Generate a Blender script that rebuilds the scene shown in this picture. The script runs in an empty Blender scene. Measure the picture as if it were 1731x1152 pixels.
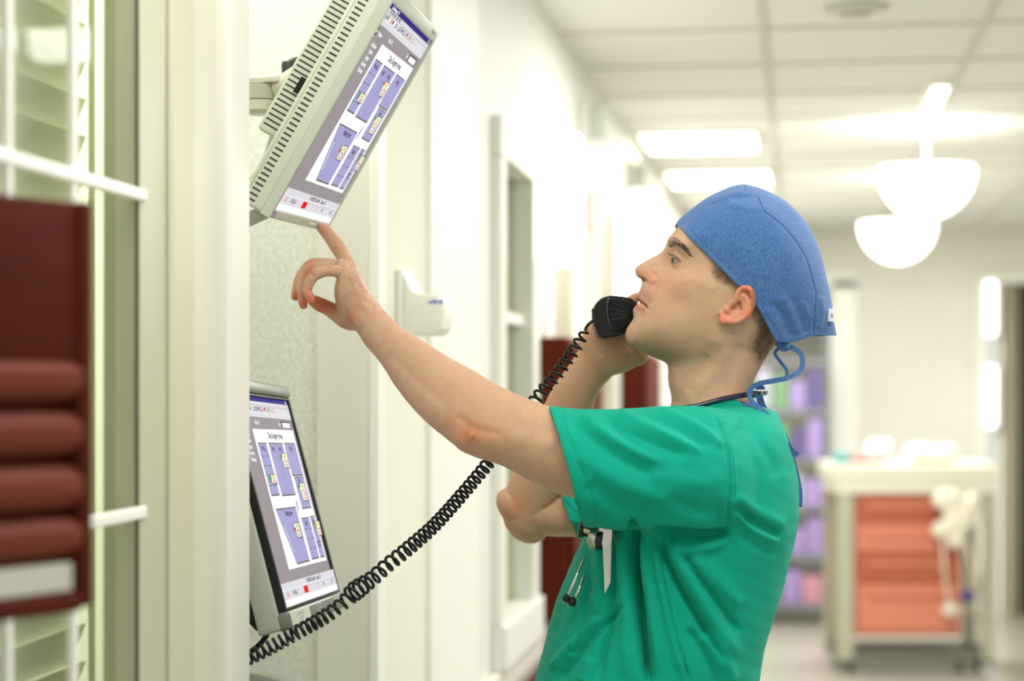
import bpy, bmesh, math, random
import numpy as np
from mathutils import Vector, Matrix
random.seed(4); RNG = np.random.default_rng(4)
SC = bpy.context.scene; COL = SC.collection
rad = math.radians

# ------------------------------------------------------------------ camera
IW, IH, FPX = 1731, 1152, 3250.0
CX, CY = 865.5, 646.0
TH = rad(8.48)
CAM = np.array([0, 0, 1.5])
RV = np.array([math.cos(TH), math.sin(TH), 0]); FV = np.array([-math.sin(TH), math.cos(TH), 0]); UV = np.array([0, 0, 1.0])
cam = bpy.data.cameras.new('camera'); camo = bpy.data.objects.new('camera', cam); COL.objects.link(camo)
camo.location = (0, 0, 1.5); camo.rotation_euler = (rad(90), 0, TH)
cam.sensor_width = 36; cam.lens = FPX / IW * 36
cam.shift_y = (CY - IH / 2) / IW
cam.clip_start = 0.05
cam.dof.use_dof = True; cam.dof.focus_distance = 2.5; cam.dof.aperture_fstop = 2.8
SC.camera = camo
SC.view_settings.view_transform = 'Standard'; SC.view_settings.look = 'None'
SC.view_settings.exposure = 0.12; SC.view_settings.gamma = 1.0; SC.view_settings.use_curve_mapping = False

def P(x, y, d):
    "world point seen at picture position x,y at distance d along the view axis"
    return CAM + FV * d + RV * ((x - CX) / FPX * d) - UV * ((y - CY) / FPX * d)
def proj(w):
    w = np.asarray(w) - CAM
    d = w @ FV
    return CX + FPX * (w @ RV) / d, CY - FPX * (w @ UV) / d, d
def camdir(v):
    return RV * v[0] - UV * v[1] + FV * v[2]

# ------------------------------------------------------------------ world and lights
world = bpy.data.worlds.new('world'); SC.world = world; world.use_nodes = True
bg = world.node_tree.nodes['Background']; bg.inputs[0].default_value = (1.0, 0.995, 0.985, 1); bg.inputs[1].default_value = 0.74
def area(name, loc, size, power, col=(1, .99, .97), rot=(0, 0, 0), size_y=None):
    l = bpy.data.lights.new(name, 'AREA'); l.energy = power; l.color = col; l.size = size
    if size_y: l.shape = 'RECTANGLE'; l.size_y = size_y
    o = bpy.data.objects.new(name, l); o.location = loc; o.rotation_euler = rot; COL.objects.link(o); return o
area('overhead_area_light', (0.0, 1.7, 2.47), 1.1, 15, size_y=.55)
area('overhead_area_light', (0.75, 3.3, 2.47), .55, 26, size_y=1.1)
area('overhead_area_light', (0.35, 5.3, 2.47), 1.1, 36, size_y=.55)
area('overhead_area_light', (0.3, 8.0, 2.47), 1.1, 56, size_y=.55)
area('overhead_area_light', (0.3, 10.6, 2.47), 1.1, 68, size_y=.55)
area('overhead_area_light', (-1.2, 1.55, 2.45), .7, 50)  # added lamp without a fixture, brightens the office behind the window
area('overhead_area_light', (-.98, 2.62, 2.48), .45, 5.2)  # added lamp without a fixture, lifts the dim alcove

# ------------------------------------------------------------------ helpers
def s2l(c):
    c = np.asarray(c, float) / 255.0
    return np.where(c <= 0.04045, c / 12.92, ((c + 0.055) / 1.055) ** 2.4)
def rgb(c):
    l = s2l(c); return (float(l[0]), float(l[1]), float(l[2]), 1)
MATS = {}
def mat(name, col, rough=.5, metal=0, spec=.5, emit=None, estr=1, bump=None, mottle=None, trans=0, sss=0, coat=0, ior=1.5):
    """bump=(scale, strength, detail)  mottle=(scale, amount, col2)"""
    if name in MATS: return MATS[name]
    m = bpy.data.materials.new(name); m.use_nodes = True; nt = m.node_tree; b = nt.nodes['Principled BSDF']
    b.inputs['Base Color'].default_value = rgb(col); b.inputs['Roughness'].default_value = rough
    b.inputs['Metallic'].default_value = metal; b.inputs['Specular IOR Level'].default_value = spec
    b.inputs['Coat Weight'].default_value = coat; b.inputs['IOR'].default_value = ior
    if trans: b.inputs['Transmission Weight'].default_value = trans
    if emit is not None:
        b.inputs['Emission Color'].default_value = rgb(emit); b.inputs['Emission Strength'].default_value = estr
    tc = nt.nodes.new('ShaderNodeTexCoord')
    if mottle:
        n = nt.nodes.new('ShaderNodeTexNoise'); n.inputs['Scale'].default_value = mottle[0]; n.inputs['Detail'].default_value = 5
        n.inputs['Roughness'].default_value = .65
        if len(mottle) > 3:
            mp = nt.nodes.new('ShaderNodeMapping'); mp.inputs['Scale'].default_value = mottle[3]
            nt.links.new(tc.outputs['Object'], mp.inputs['Vector']); nt.links.new(mp.outputs['Vector'], n.inputs['Vector'])
        else: nt.links.new(tc.outputs['Object'], n.inputs['Vector'])
        r = nt.nodes.new('ShaderNodeValToRGB'); r.color_ramp.elements[0].position = .5 - .25 / max(mottle[1], .01) * .5; r.color_ramp.elements[1].position = .5 + .25 / max(mottle[1], .01) * .5
        r.color_ramp.elements[0].color = rgb(col); r.color_ramp.elements[1].color = rgb(mottle[2])
        nt.links.new(n.outputs['Fac'], r.inputs['Fac']); nt.links.new(r.outputs['Color'], b.inputs['Base Color'])
    if bump:
        n = nt.nodes.new('ShaderNodeTexNoise'); n.inputs['Scale'].default_value = bump[0]; n.inputs['Detail'].default_value = bump[2]
        nt.links.new(tc.outputs['Object'], n.inputs['Vector'])
        bp = nt.nodes.new('ShaderNodeBump'); bp.inputs['Strength'].default_value = bump[1]; bp.inputs['Distance'].default_value = .002
        nt.links.new(n.outputs['Fac'], bp.inputs['Height']); nt.links.new(bp.outputs['Normal'], b.inputs['Normal'])
    MATS[name] = m; return m

def tag(o, label=None, cat=None, group=None, kind=None):
    if label: o['label'] = label
    if cat: o['category'] = cat
    if group: o['group'] = group
    if kind: o['kind'] = kind
    return o
def link(name, me, m=None, parent=None, smooth=False):
    o = bpy.data.objects.new(name, me); COL.objects.link(o)
    if m is not None:
        for x in (m if isinstance(m, (list, tuple)) else [m]): me.materials.append(x)
    if smooth: me.polygons.foreach_set('use_smooth', [True] * len(me.polygons))
    if parent is not None:
        o.parent = parent
        if parent.type == 'EMPTY' and 'MW' in parent: pass
        o.matrix_parent_inverse = parent.matrix_world.inverted()
    return o
def empty(name, loc, label, cat, group=None):
    o = bpy.data.objects.new(name, None); COL.objects.link(o); o.location = Vector(loc); o.empty_display_size = .1
    o.matrix_world = Matrix.Translation(Vector(loc))
    tag(o, label, cat, group); return o
class MB:
    "mesh collector; all shapes in world coordinates unless a frame matrix is given"
    def __init__(s, M=None): s.v = []; s.f = []; s.mi = []; s.M = M; s.cur = 0
    def add(s, vs, fs):
        b = len(s.v)
        for p in vs:
            p = Vector(p); s.v.append(tuple(s.M @ p) if s.M is not None else tuple(p))
        for f in fs: s.f.append(tuple(b + i for i in f)); s.mi.append(s.cur)
        return s
    def box(s, a, b, bev=0, rot=None):
        (x0, y0, z0), (x1, y1, z1) = a, b
        x0, x1 = sorted((x0, x1)); y0, y1 = sorted((y0, y1)); z0, z1 = sorted((z0, z1))
        bm = bmesh.new(); bmesh.ops.create_cube(bm, size=1)
        for v in bm.verts: v.co = Vector(((x0 + x1) / 2 + v.co.x * (x1 - x0), (y0 + y1) / 2 + v.co.y * (y1 - y0), (z0 + z1) / 2 + v.co.z * (z1 - z0)))
        if bev:
            bev = min(bev, (x1 - x0) * .49, (y1 - y0) * .49, (z1 - z0) * .49)
            bmesh.ops.bevel(bm, geom=bm.edges[:], offset=bev, segments=3, profile=.5, affect='EDGES')
        if rot is not None: bmesh.ops.transform(bm, matrix=rot, verts=bm.verts)
        return s.bm(bm)
    def bm(s, bm):
        bm.verts.index_update()
        s.add([v.co.copy() for v in bm.verts], [[v.index for v in f.verts] for f in bm.faces]); bm.free(); return s
    def prism(s, pts, h0, h1, ax=(0, 1, 2), bev=0):
        "polygon pts in two axes, extruded along the third"
        bm = bmesh.new()
        def mk(p, h):
            c = [0, 0, 0]; c[ax[0]] = p[0]; c[ax[1]] = p[1]; c[ax[2]] = h; return bm.verts.new(c)
        A = [mk(p, h0) for p in pts]; B = [mk(p, h1) for p in pts]; n = len(pts)
        bm.faces.new(A[::-1]); bm.faces.new(B)
        for i in range(n): bm.faces.new((A[i], A[(i + 1) % n], B[(i + 1) % n], B[i]))
        bmesh.ops.recalc_face_normals(bm, faces=bm.faces[:])
        if bev: bmesh.ops.bevel(bm, geom=bm.edges[:], offset=bev, segments=3, profile=.5, affect='EDGES', clamp_overlap=True)
        return s.bm(bm)
    def tube(s, pts, r, n=10, closed_ends=True):
        pts = [np.array(p, float) for p in pts]; N = len(pts)
        rs = r if hasattr(r, '__len__') else [r] * N
        T = [pts[min(i + 1, N - 1)] - pts[max(i - 1, 0)] for i in range(N)]
        T = [t / (np.linalg.norm(t) + 1e-12) for t in T]
        u = np.cross(T[0], [0, 0, 1.0]); 
        if np.linalg.norm(u) < .1: u = np.cross(T[0], [0, 1.0, 0])
        u /= np.linalg.norm(u); vs = []
        for i in range(N):
            u = u - T[i] * (u @ T[i]); u /= np.linalg.norm(u); w = np.cross(T[i], u)
            for k in range(n):
                a = 2 * math.pi * k / n; vs.append(pts[i] + rs[i] * (math.cos(a) * u + math.sin(a) * w))
        fs = [(i * n + k, i * n + (k + 1) % n, (i + 1) * n + (k + 1) % n, (i + 1) * n + k) for i in range(N - 1) for k in range(n)]
        if closed_ends: fs += [tuple(range(n))[::-1], tuple((N - 1) * n + k for k in range(n))]
        return s.add(vs, fs)
    def lathe(s, prof, c, axis=(0, 0, 1), n=32):
        "prof = (radius, height) pairs about axis through c"
        ax = Vector(axis).normalized(); q = Vector((0, 0, 1)).rotation_difference(ax); vs = []; fs = []
        for r, h in prof:
            for k in range(n):
                a = 2 * math.pi * k / n; vs.append(Vector(c) + q @ Vector((r * math.cos(a), r * math.sin(a), h)))
        N = len(prof)
        for i in range(N - 1):
            for k in range(n): fs.append((i * n + k, i * n + (k + 1) % n, (i + 1) * n + (k + 1) % n, (i + 1) * n + k))
        fs.append(tuple(range(n))[::-1]); fs.append(tuple((N - 1) * n + k for k in range(n)))
        return s.add(vs, fs)
    def ell(s, c, ax, n=20):
        "ellipsoid with three half axis vectors"
        vs = []; fs = []; m = n // 2
        for i in range(m + 1):
            t = math.pi * i / m
            for k in range(n):
                a = 2 * math.pi * k / n
                vs.append(np.array(c) + math.sin(t) * math.cos(a) * np.array(ax[0]) + math.sin(t) * math.sin(a) * np.array(ax[1]) + math.cos(t) * np.array(ax[2]))
        for i in range(m):
            for k in range(n): fs.append((i * n + k, (i + 1) * n + k, (i + 1) * n + (k + 1) % n, i * n + (k + 1) % n))
        return s.add(vs, fs)
    def mesh(s, name='m'):
        me = bpy.data.meshes.new(name); me.from_pydata(s.v, [], s.f); me.polygons.foreach_set('material_index', s.mi)
        bm = bmesh.new(); bm.from_mesh(me); bmesh.ops.remove_doubles(bm, verts=bm.verts, dist=1e-6); bmesh.ops.recalc_face_normals(bm, faces=bm.faces[:]); bm.to_mesh(me); bm.free()
        me.update(); return me
    def build(s, name, m=None, parent=None, smooth=False, auto=False):
        me = s.mesh(name); o = link(name, me, m, parent, smooth or auto)
        if auto: me.set_sharp_from_angle(angle=rad(38))
        return o

def catmull(A, m):
    A = np.asarray(A, float); n = len(A); out = []
    for i in range(n - 1):
        p0 = A[max(i - 1, 0)]; p1 = A[i]; p2 = A[i + 1]; p3 = A[min(i + 2, n - 1)]
        for k in range(m):
            t = k / m
            out.append(.5 * ((2 * p1) + (-p0 + p2) * t + (2 * p0 - 5 * p1 + 4 * p2 - p3) * t * t + (-p0 + 3 * p1 - 3 * p2 + p3) * t ** 3))
    out.append(A[-1]); return np.array(out)
def loft(mb, secs, n=40, m=6, cap=(1, 1), e=2.0):
    """secs: rows of center(3) + A(3) + B(3); rounded or flat ends"""
    S = catmull(secs, m); rings = []
    def ring(c, A, B):
        o = []
        for k in range(n):
            a = 2 * math.pi * k / n; ca, sa = math.cos(a), math.sin(a)
            x = math.copysign(abs(ca) ** (2 / e), ca); y = math.copysign(abs(sa) ** (2 / e), sa)
            o.append(c + x * A + y * B)
        return o
    def capr(s0, s1, flat):
        c, A, B = s0[:3], s0[3:6], s0[6:9]; t = c - s1[:3]; t = t / (np.linalg.norm(t) + 1e-9); r = min(np.linalg.norm(A), np.linalg.norm(B))
        return [ring(c + t * r * math.sin(q) * (0 if flat else 1), A * max(math.cos(q), .02), B * max(math.cos(q), .02)) for q in (rad(88), rad(70), rad(50), rad(25))]
    rings += capr(S[0], S[1], not cap[0])
    rings += [ring(s[:3], s[3:6], s[6:9]) for s in S]
    rings += capr(S[-1], S[-2], not cap[1])[::-1]
    vs = [p for r in rings for p in r]; N = len(rings)
    fs = [(i * n + k, i * n + (k + 1) % n, (i + 1) * n + (k + 1) % n, (i + 1) * n + k) for i in range(N - 1) for k in range(n)]
    fs += [tuple(range(n))[::-1], tuple((N - 1) * n + k for k in range(n))]
    mb.add(vs, fs)
def sec(top, bot, d, hd, d2=None):
    d2 = d if d2 is None else d2
    a = P(top[0], top[1], d); b = P(bot[0], bot[1], d2)
    return np.concatenate([(a + b) / 2, (a - b) / 2, FV * hd])
def limb(mb, pts, n=24, m=5, flat=1.0, cap=(1, 1)):
    "pts rows (px, py, depth, radius in px, [depth radius factor])"
    C = [P(p[0], p[1], p[2]) for p in pts]; rows = []
    for i, p in enumerate(pts):
        t = C[min(i + 1, len(C) - 1)] - C[max(i - 1, 0)]; t /= np.linalg.norm(t)
        B = FV - t * (FV @ t); nb = np.linalg.norm(B); B = B / nb if nb > .2 else np.cross(t, UV); A = np.cross(t, B)
        r = p[3] / FPX * p[2]; rows.append(np.concatenate([C[i], A * r, B * r * (p[4] if len(p) > 4 else flat)]))
    loft(mb, rows, n, m, cap)

class RBF:
    def __init__(s, pts, vals, lam=0):
        s.X = np.array(pts, float) / 100; n = len(s.X)
        K = s.k(s.X[:, None] - s.X[None]); K += np.eye(n) * lam
        Pm = np.concatenate([np.ones((n, 1)), s.X], 1)
        A = np.zeros((n + 3, n + 3)); A[:n, :n] = K; A[:n, n:] = Pm; A[n:, :n] = Pm.T
        s.w = np.linalg.lstsq(A, np.concatenate([np.array(vals, float), [0, 0, 0]]), rcond=None)[0]
    @staticmethod
    def k(d):
        r2 = (d ** 2).sum(-1); return .5 * r2 * np.log(r2 + 1e-12)
    def __call__(s, p):
        p = np.asarray(p, float) / 100; out = np.empty(len(p)); n = len(s.X)
        for i in range(0, len(p), 20000):
            q = p[i:i + 20000]; out[i:i + 20000] = s.k(q[:, None] - s.X[None]) @ s.w[:n] + s.w[n] + q @ s.w[n + 1:]
        return out
def resample(poly, n, closed=True):
    poly = np.array(poly, float)
    if closed: poly = np.vstack([poly, poly[:1]])
    seg = np.linalg.norm(np.diff(poly, axis=0), axis=1); L = np.concatenate([[0], np.cumsum(seg)])
    t = np.linspace(0, L[-1], n, endpoint=not closed)
    return np.stack([np.interp(t, L, poly[:, 0]), np.interp(t, L, poly[:, 1])], 1)
def smooth_poly(pts, m=8, closed=False):
    pts = np.array(pts, float)
    if closed:
        e = np.vstack([pts[-1], pts, pts[0], pts[1]]); out = catmull(e, m)[m:-m]; return out[:-1]
    return catmull(pts, m)
def dist_poly(x, y, pl):
    "distance from points to polyline, and parameter along it"
    pl = np.array(pl, float); best = np.full(len(x), 1e9); par = np.zeros(len(x)); n = len(pl) - 1
    for i in range(n):
        a, b = pl[i], pl[i + 1]; d = b - a; L = d @ d + 1e-9
        t = np.clip(((x - a[0]) * d[0] + (y - a[1]) * d[1]) / L, 0, 1)
        r = np.hypot(x - a[0] - t * d[0], y - a[1] - t * d[1]); k = r < best
        best[k] = r[k]; par[k] = ((i + t) / n)[k]
    return best, par
def in_poly(x, y, pl):
    pl = np.array(pl, float); c = np.zeros(len(x), bool); j = len(pl) - 1
    for i in range(len(pl)):
        xi, yi = pl[i]; xj, yj = pl[j]
        k = ((yi > y) != (yj > y)) & (x < (xj - xi) * (y - yi) / (yj - yi + 1e-12) + xi); c ^= k; j = i
    return c
def ss(a, b, x): t = np.clip((x - a) / (b - a), 0, 1); return t * t * (3 - 2 * t)
def voxel(me, size):
    o = bpy.data.objects.new('tmp', me); COL.objects.link(o)
    r = o.modifiers.new('r', 'REMESH'); r.mode = 'VOXEL'; r.voxel_size = size; r.adaptivity = 0
    dg = bpy.context.evaluated_depsgraph_get(); dg.update(); ev = o.evaluated_get(dg)
    out = bpy.data.meshes.new_from_object(ev); bpy.data.objects.remove(o); return out
def getv(me): a = np.empty(len(me.vertices) * 3, np.float32); me.vertices.foreach_get('co', a); return a.reshape(-1, 3).astype(float)
def setv(me, v): me.vertices.foreach_set('co', v.astype(np.float32).ravel()); me.update()
def getn(me): a = np.empty(len(me.vertices) * 3, np.float32); me.vertices.foreach_get('normal', a); return a.reshape(-1, 3).astype(float)
def laplace(me, it, w=None, f=.5):
    v = getv(me); e = np.empty(len(me.edges) * 2, np.int32); me.edges.foreach_get('vertices', e); e = e.reshape(-1, 2); n = len(v)
    deg = np.bincount(e.ravel(), minlength=n).astype(float)[:, None]; ff = f if w is None else (f * w)[:, None]
    for k in range(it):
        s = np.stack([np.bincount(e[:, 0], v[e[:, 1], i], n) + np.bincount(e[:, 1], v[e[:, 0], i], n) for i in range(3)], 1) / np.maximum(deg, 1)
        v = v + (s - v) * ff
    setv(me, v)
def setcol(me, c, name='col'):
    at = me.color_attributes.new(name, 'FLOAT_COLOR', 'POINT'); a = np.concatenate([c, np.ones((len(c), 1))], 1).astype(np.float32); at.data.foreach_set('color', a.ravel())
# ------------------------------------------------------------------ the setting
M_cream = mat('cream_paint', (230, 230, 219), .55)
M_green = mat('greenish_cream_paint', (188, 189, 160), .45)
M_white = mat('white_paint', (242, 241, 230), .5)
M_paper = mat('speckled_wallcovering', (204, 208, 190), .8, mottle=(150, .7, (238, 239, 228), (1, 1, .75)), bump=(140, .25, 6))
M_board = mat('scuffed_board', (224, 223, 208), .6, mottle=(9, .3, (229, 228, 214)))
M_tile = mat('ceiling_tile_white', (238, 238, 234), .9, bump=(60, .2, 3))
M_grid = mat('ceiling_grid_paint', (212, 211, 204), .6)
M_floor = mat('polished_vinyl_floor', (172, 168, 154), .22, mottle=(3, .4, (184, 180, 165)))
M_taupe = mat('taupe_door_paint', (176, 168, 142), .5)
M_dark = mat('opening_shade_dark', (40, 44, 38), .6)
M_red = mat('reddish_brown_wood', (76, 24, 9), .6, mottle=(7, .5, (88, 30, 13), (1, 1, 8)), spec=.1)
M_black = mat('black_gasket', (36, 38, 34), .5)
def glassmat(name, tint=(244, 247, 240), refl=.02):
    m = bpy.data.materials.new(name); m.use_nodes = True; nt = m.node_tree; nt.nodes.clear()
    o = nt.nodes.new('ShaderNodeOutputMaterial'); mx = nt.nodes.new('ShaderNodeMixShader'); t = nt.nodes.new('ShaderNodeBsdfTransparent'); g = nt.nodes.new('ShaderNodeBsdfGlossy')
    t.inputs[0].default_value = rgb(tint); g.inputs['Roughness'].default_value = .03; mx.inputs[0].default_value = refl
    nt.links.new(t.outputs[0], mx.inputs[1]); nt.links.new(g.outputs[0], mx.inputs[2]); nt.links.new(mx.outputs[0], o.inputs[0]); return m
M_glass = glassmat('window_glass')
M_glow = mat('lit_white_glass', (250, 250, 240), .3, emit=(255, 253, 244), estr=3.2)
def struct(mb, name, m): return tag(mb.build(name, m), kind='structure')
WL = -0.67
struct(MB().box((-2.6, -2, -.1), (3.6, 14.5, 0)), 'floor', M_floor)
struct(MB().box((-2.6, .2, 2.5), (3.6, 14.5, 2.6)), 'ceiling', M_tile)
g = MB()
for y in np.arange(1.2, 12.5, .61): g.box((WL, y - .012, 2.494), (3.5, y + .012, 2.5))
for x in (-.1, .51, 1.12, 1.73): g.box((x - .012, .25, 2.493), (x + .012, 12.55, 2.5))
struct(g, 'trim_1', M_grid)
# window wall: opening 0.85..1.874, z .72..2.33
WX = -.665
w = MB().box((WX - .1, -.6, 0), (WX, .85, 2.5)).box((WX - .1, .85, 0), (WX, 1.874, .72)).box((WX - .1, .85, 2.33), (WX, 1.874, 2.5))
struct(w, 'wall_left', M_cream)
w = MB().prism([(-.668, 2.132), (-.668, 2.136), (-.652, 2.142), (-.648, 2.15), (-.648, 2.222), (-.652, 2.23), (-1.3, 2.23), (-1.3, 2.19), (-.72, 2.19), (-.72, 2.132)], 0, 2.5, ax=(0, 1, 2))
struct(w, 'wall_pier', mat('pier_paint', (224, 222, 208), .5))
struct(MB().prism([(-.72, 1.956), (-.658, 1.956), (-.655, 1.962), (-.655, 2.034), (-.658, 2.0395), (-.72, 2.0395)], 0, 2.5, ax=(0, 1, 2)), 'trim_9', mat('jamb_paint', (198, 196, 166), .5))
struct(MB().prism([(-.72, 2.04), (-.66, 2.04), (-.66, 2.128), (-.668, 2.1315), (-.72, 2.1315)], 0, 2.5, ax=(0, 1, 2)), 'trim_10', mat('stop_paint', (210, 208, 186), .5))
w = tag(empty('window_1', (WX, 1.4, .72), None, None), kind='structure')
f = MB().box((-.70, 1.872, .746), (-.6605, 1.955, 2.33), .003).box((-.70, .80, .746), (-.6605, .88, 2.33), .003).box((-.70, .8, .70), (-.65, 1.954, .745), .003)
f.build('window_frame', M_green, w)
MB().box((-.6640, 1.8700, .746), (-.6618, 1.8722, 2.33)).build('gasket', M_black, w)
f = MB()
for z in (1.044, 1.367, 1.69, 2.013):
    f.box((-.6675, .87, z - .0065), (-.6575, 1.888, z + .0065), .003)
for y in (1.695, 1.547, 1.37, 1.19, 1.01): f.box((-.6672, y - .006, .747), (-.659, y + .006, 2.32), .003)
f.build('muntins', M_white, w)
MB().box((-.689, .882, .746), (-.686, 1.871, 2.33)).build('pane', M_glass, w)
# the room behind the window
struct(MB().box((-2.5, -.6, 0), (-2.42, 2.19, 2.5)).box((-2.5, 2.15, 0), (-.72, 2.19, 2.5)), 'wall_office', mat('pale_green_paint', (196, 200, 176), .7))
bl = tag(empty('window_blind', (-.83, 1.5, .8), 'cream slatted blind hanging behind the white-muntined window at the left', 'blind'))
M_slat = mat('cream_blind_slat', (236, 236, 224), .55)
b = MB()
for k in range(44):
    z = .66 + k * .042
    R = Matrix.Translation((-.80, 0, z)) @ Matrix.Rotation(rad(-68), 4, 'Y')
    b.box((-.025, .3, -.0012), (.025, 2.06, .0012), rot=R)
b.build('slats', M_slat, bl)
b = MB()
for y in (2.03, 1.62, 1.2): b.box((-.772, y - .009, .66), (-.771, y + .009, 2.46))
b.box((-.835, .3, 2.46), (-.765, 2.1, 2.498)).build('ladder_tape', M_white, bl)
# alcove
struct(MB().box((-1.3, 3.06, 0), (-.77, 3.14, 2.5)), 'wall_alcove', M_paper)
struct(MB().box((-1.36, 2.19, 0), (-1.3, 3.14, 2.5)), 'wall_recess', M_paper)
struct(MB().box((-.771, 3.03, 0), (WL - .006, 3.14, 2.5), .003), 'trim_2', M_board)
struct(MB().box((WL - .012, 3.018, 0), (WL + .004, 3.075, 2.5), .004), 'trim_3', M_white)
# corridor wall (left)
y1, y2 = 4.27, 4.72
c = MB().box((WL - .1, 3.075, 0), (WL, 3.43, 2.5)); struct(c, 'wall_corridor', mat('fine_wallcovering', (226, 225, 205), .8, mottle=(160, .6, (236, 235, 218))))
struct(MB().box((WL - .1, 3.43, 0), (WL + .012, 3.94, 2.5), .004), 'door_1', M_white)
struct(MB().box((WL - .1, 3.94, 0), (WL - .02, 3.985, 2.5)), 'trim_4', M_taupe)
c = MB().box((WL - .1, 3.985, 0), (WL, y1, 2.5)).box((WL - .1, y1, 0), (WL, y2, .96)).box((WL - .1, y1, 2.0), (WL, y2, 2.5)).box((WL - .1, y2, 0), (WL, 12.7, 2.5))
struct(c, 'wall_far_left', M_cream)
w = tag(empty('window_2', (WL, 4.5, .96), None, None), kind='structure')
f = MB()
f.box((WL, y1 - .085, .961), (WL + .022, y1, 2.0), .002).box((WL, y2, .961), (WL + .022, y2 + .1, 2.0), .002).box((WL, y1 - .085, 2.001), (WL + .023, y2 + .1, 2.09), .003).box((WL, y1 - .085, .86), (WL + .035, y2 + .1, .96), .004)
f.box((WL - .03, y1, 1.64), (WL - .005, y2, 1.665)).build('window_frame', M_cream, w)
MB().box((WL - .03, y1, .96), (WL - .025, y2, 2.0)).build('pane', M_glass, w)
MB().box((WL - .098, y1, .96), (WL - .09, y2, 2.0)).build('dim_room_backing', mat('greenish_room_backing', (150, 150, 122), .8), w)  # backing panel, its colour standing for the dim room behind the pane
struct(MB().box((WL, 5.12, 0), (WL + .006, 5.62, 2.06)), 'door_2', M_taupe)
struct(MB().box((WL, 6.32, 0), (WL + .006, 6.9, 2.06)), 'door_3', M_taupe)
struct(MB().box((WL, 5.02, 0), (WL + .02, 5.12, 2.12), .004).box((WL, 5.62, 0), (WL + .02, 5.72, 2.12), .004).box((WL, 6.22, 0), (WL + .02, 6.32, 2.12), .004).box((WL, 6.9, 0), (WL + .02, 7.0, 2.12), .004), 'trim_5', M_white)
# end of the corridor: wall with two openings
EY = 12.6
e = MB().box((-.8, EY, 0), (-.42, EY + .1, 2.5)).box((-.42, EY, 2.12), (.22, EY + .1, 2.5)).box((.22, EY, 0), (1.18, EY + .1, 2.5)).box((1.18, EY, 2.14), (2.2, EY + .1, 2.5)).box((2.2, EY, 0), (3.6, EY + .1, 2.5))
struct(e, 'wall_back', mat('far_wall_cream', (220, 219, 206), .8))
struct(MB().box((.2, EY - .03, 0), (.37, EY + .12, 2.16), .01).box((-.5, EY - .03, 0), (-.41, EY + .12, 2.16), .01).box((-.5, EY - .03, 2.1), (.37, EY + .12, 2.2), .01), 'trim_6', M_white)
struct(MB().box((1.12, EY - .04, 0), (1.19, EY + .12, 2.2), .01).box((1.19, EY - .04, 2.13), (2.2, EY + .12, 2.2), .01).box((1.25, EY + .02, 0), (1.29, EY + .1, 2.13)), 'trim_7', M_cream)
d = tag(empty('door_4', (1.35, EY, 0), None, None), kind='structure')
MB().box((1.30, EY + .02, 0), (1.345, EY + .5, 2.12)).build('door_leaf', M_taupe, d)
MB().box((1.365, EY + .02, 0), (1.385, EY + .5, 2.12)).build('door_leaf', M_taupe, d)
struct(MB().box((-.8, 14.4, 0), (.9, 14.5, 2.5)).box((.85, EY + .1, 0), (.9, 14.5, 2.5)), 'wall_store', mat('store_wall', (214, 214, 200), .8))
struct(MB().box((1.385, EY + .12, 0), (3.4, 13.3, 2.5)), 'dark_room_block', M_dark)  # dark block fills the doorway; the unlit room's shade is its colour
struct(MB().box((3.5, 5.0, 0), (3.6, 12.7, 2.5)), 'wall_right', M_cream)
# shallow pool of ceiling fixtures (lit)
def troffer(x, y, sx, sy, lab):
    t = empty('ceiling_light', (x, y, 2.494), lab, 'ceiling light', 'recessed ceiling lights')
    MB().box((x - sx / 2 - .02, y - sy / 2 - .02, 2.484), (x + sx / 2 + .02, y + sy / 2 + .02, 2.499), .003).build('frame', M_white, t)
    MB().box((x - sx / 2, y - sy / 2, 2.478), (x + sx / 2, y + sy / 2, 2.485)).build('lens', M_glow, t)
troffer(-.40, 7.95, .45, .55, 'recessed rectangular ceiling light halfway down the corridor, nearer of the two across the ceiling')
troffer(-.38, 9.4, .48, .6, 'recessed rectangular ceiling light far down the corridor, farther of the two across the ceiling')
troffer(.47, 6.95, .045, .8, 'narrow lit strip in the ceiling above and beyond the blue cap')
t = empty('ceiling_diffuser', (.17, 5.2, 2.5), 'round grey air diffuser in the ceiling above the blue cap', 'air vent')
MB().lathe([(.0, 0), (.085, 0), (.085, -.006), (.06, -.012), (.0, -.012)], (.15, 5.2, 2.497)).build('rim', mat('diffuser_grey', (206, 206, 192), .5), t, smooth=False)
MB().lathe([(.0, -.012), (.045, -.012), (.04, -.02), (.0, -.02)], (.15, 5.2, 2.497)).build('core', mat('diffuser_core', (185, 186, 170), .5), t)
# bowl lamps
def bowl(x, y, zb, r, lab):
    t = empty('bowl_ceiling_lamp', (x, y, 2.5), lab, 'lamp', 'frosted bowl lamps on the corridor ceiling')
    MB().lathe([(.0, 0), (.07, 0), (.06, -.025), (.0, -.025)], (x, y, 2.5)).build('canopy', M_white, t, auto=True)
    MB().lathe([(.0, 0), (.008, 0), (.008, -.16), (.0, -.16)], (x, y, 2.48)).build('rod', M_white, t, auto=True)
    h = r * 1.05
    pr = [(.0, zb)] + [(r * math.sin(a), zb + h * (1 - math.cos(a))) for a in np.linspace(.12, 1.5, 14)] + [(r * .98, zb + h + .004), (.0, zb + h + .004)]
    MB().lathe([(a, b) for a, b in pr], (x, y, 0)).build('glass_bowl', M_glow, t, auto=True)
bowl(.475, 9.5, 2.075, .185, 'glowing white bowl lamp on the ceiling, the lower and farther of two')
bowl(.49, 7.6, 2.13, .185, 'glowing white bowl lamp on the ceiling, the upper and nearer of two')
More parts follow.
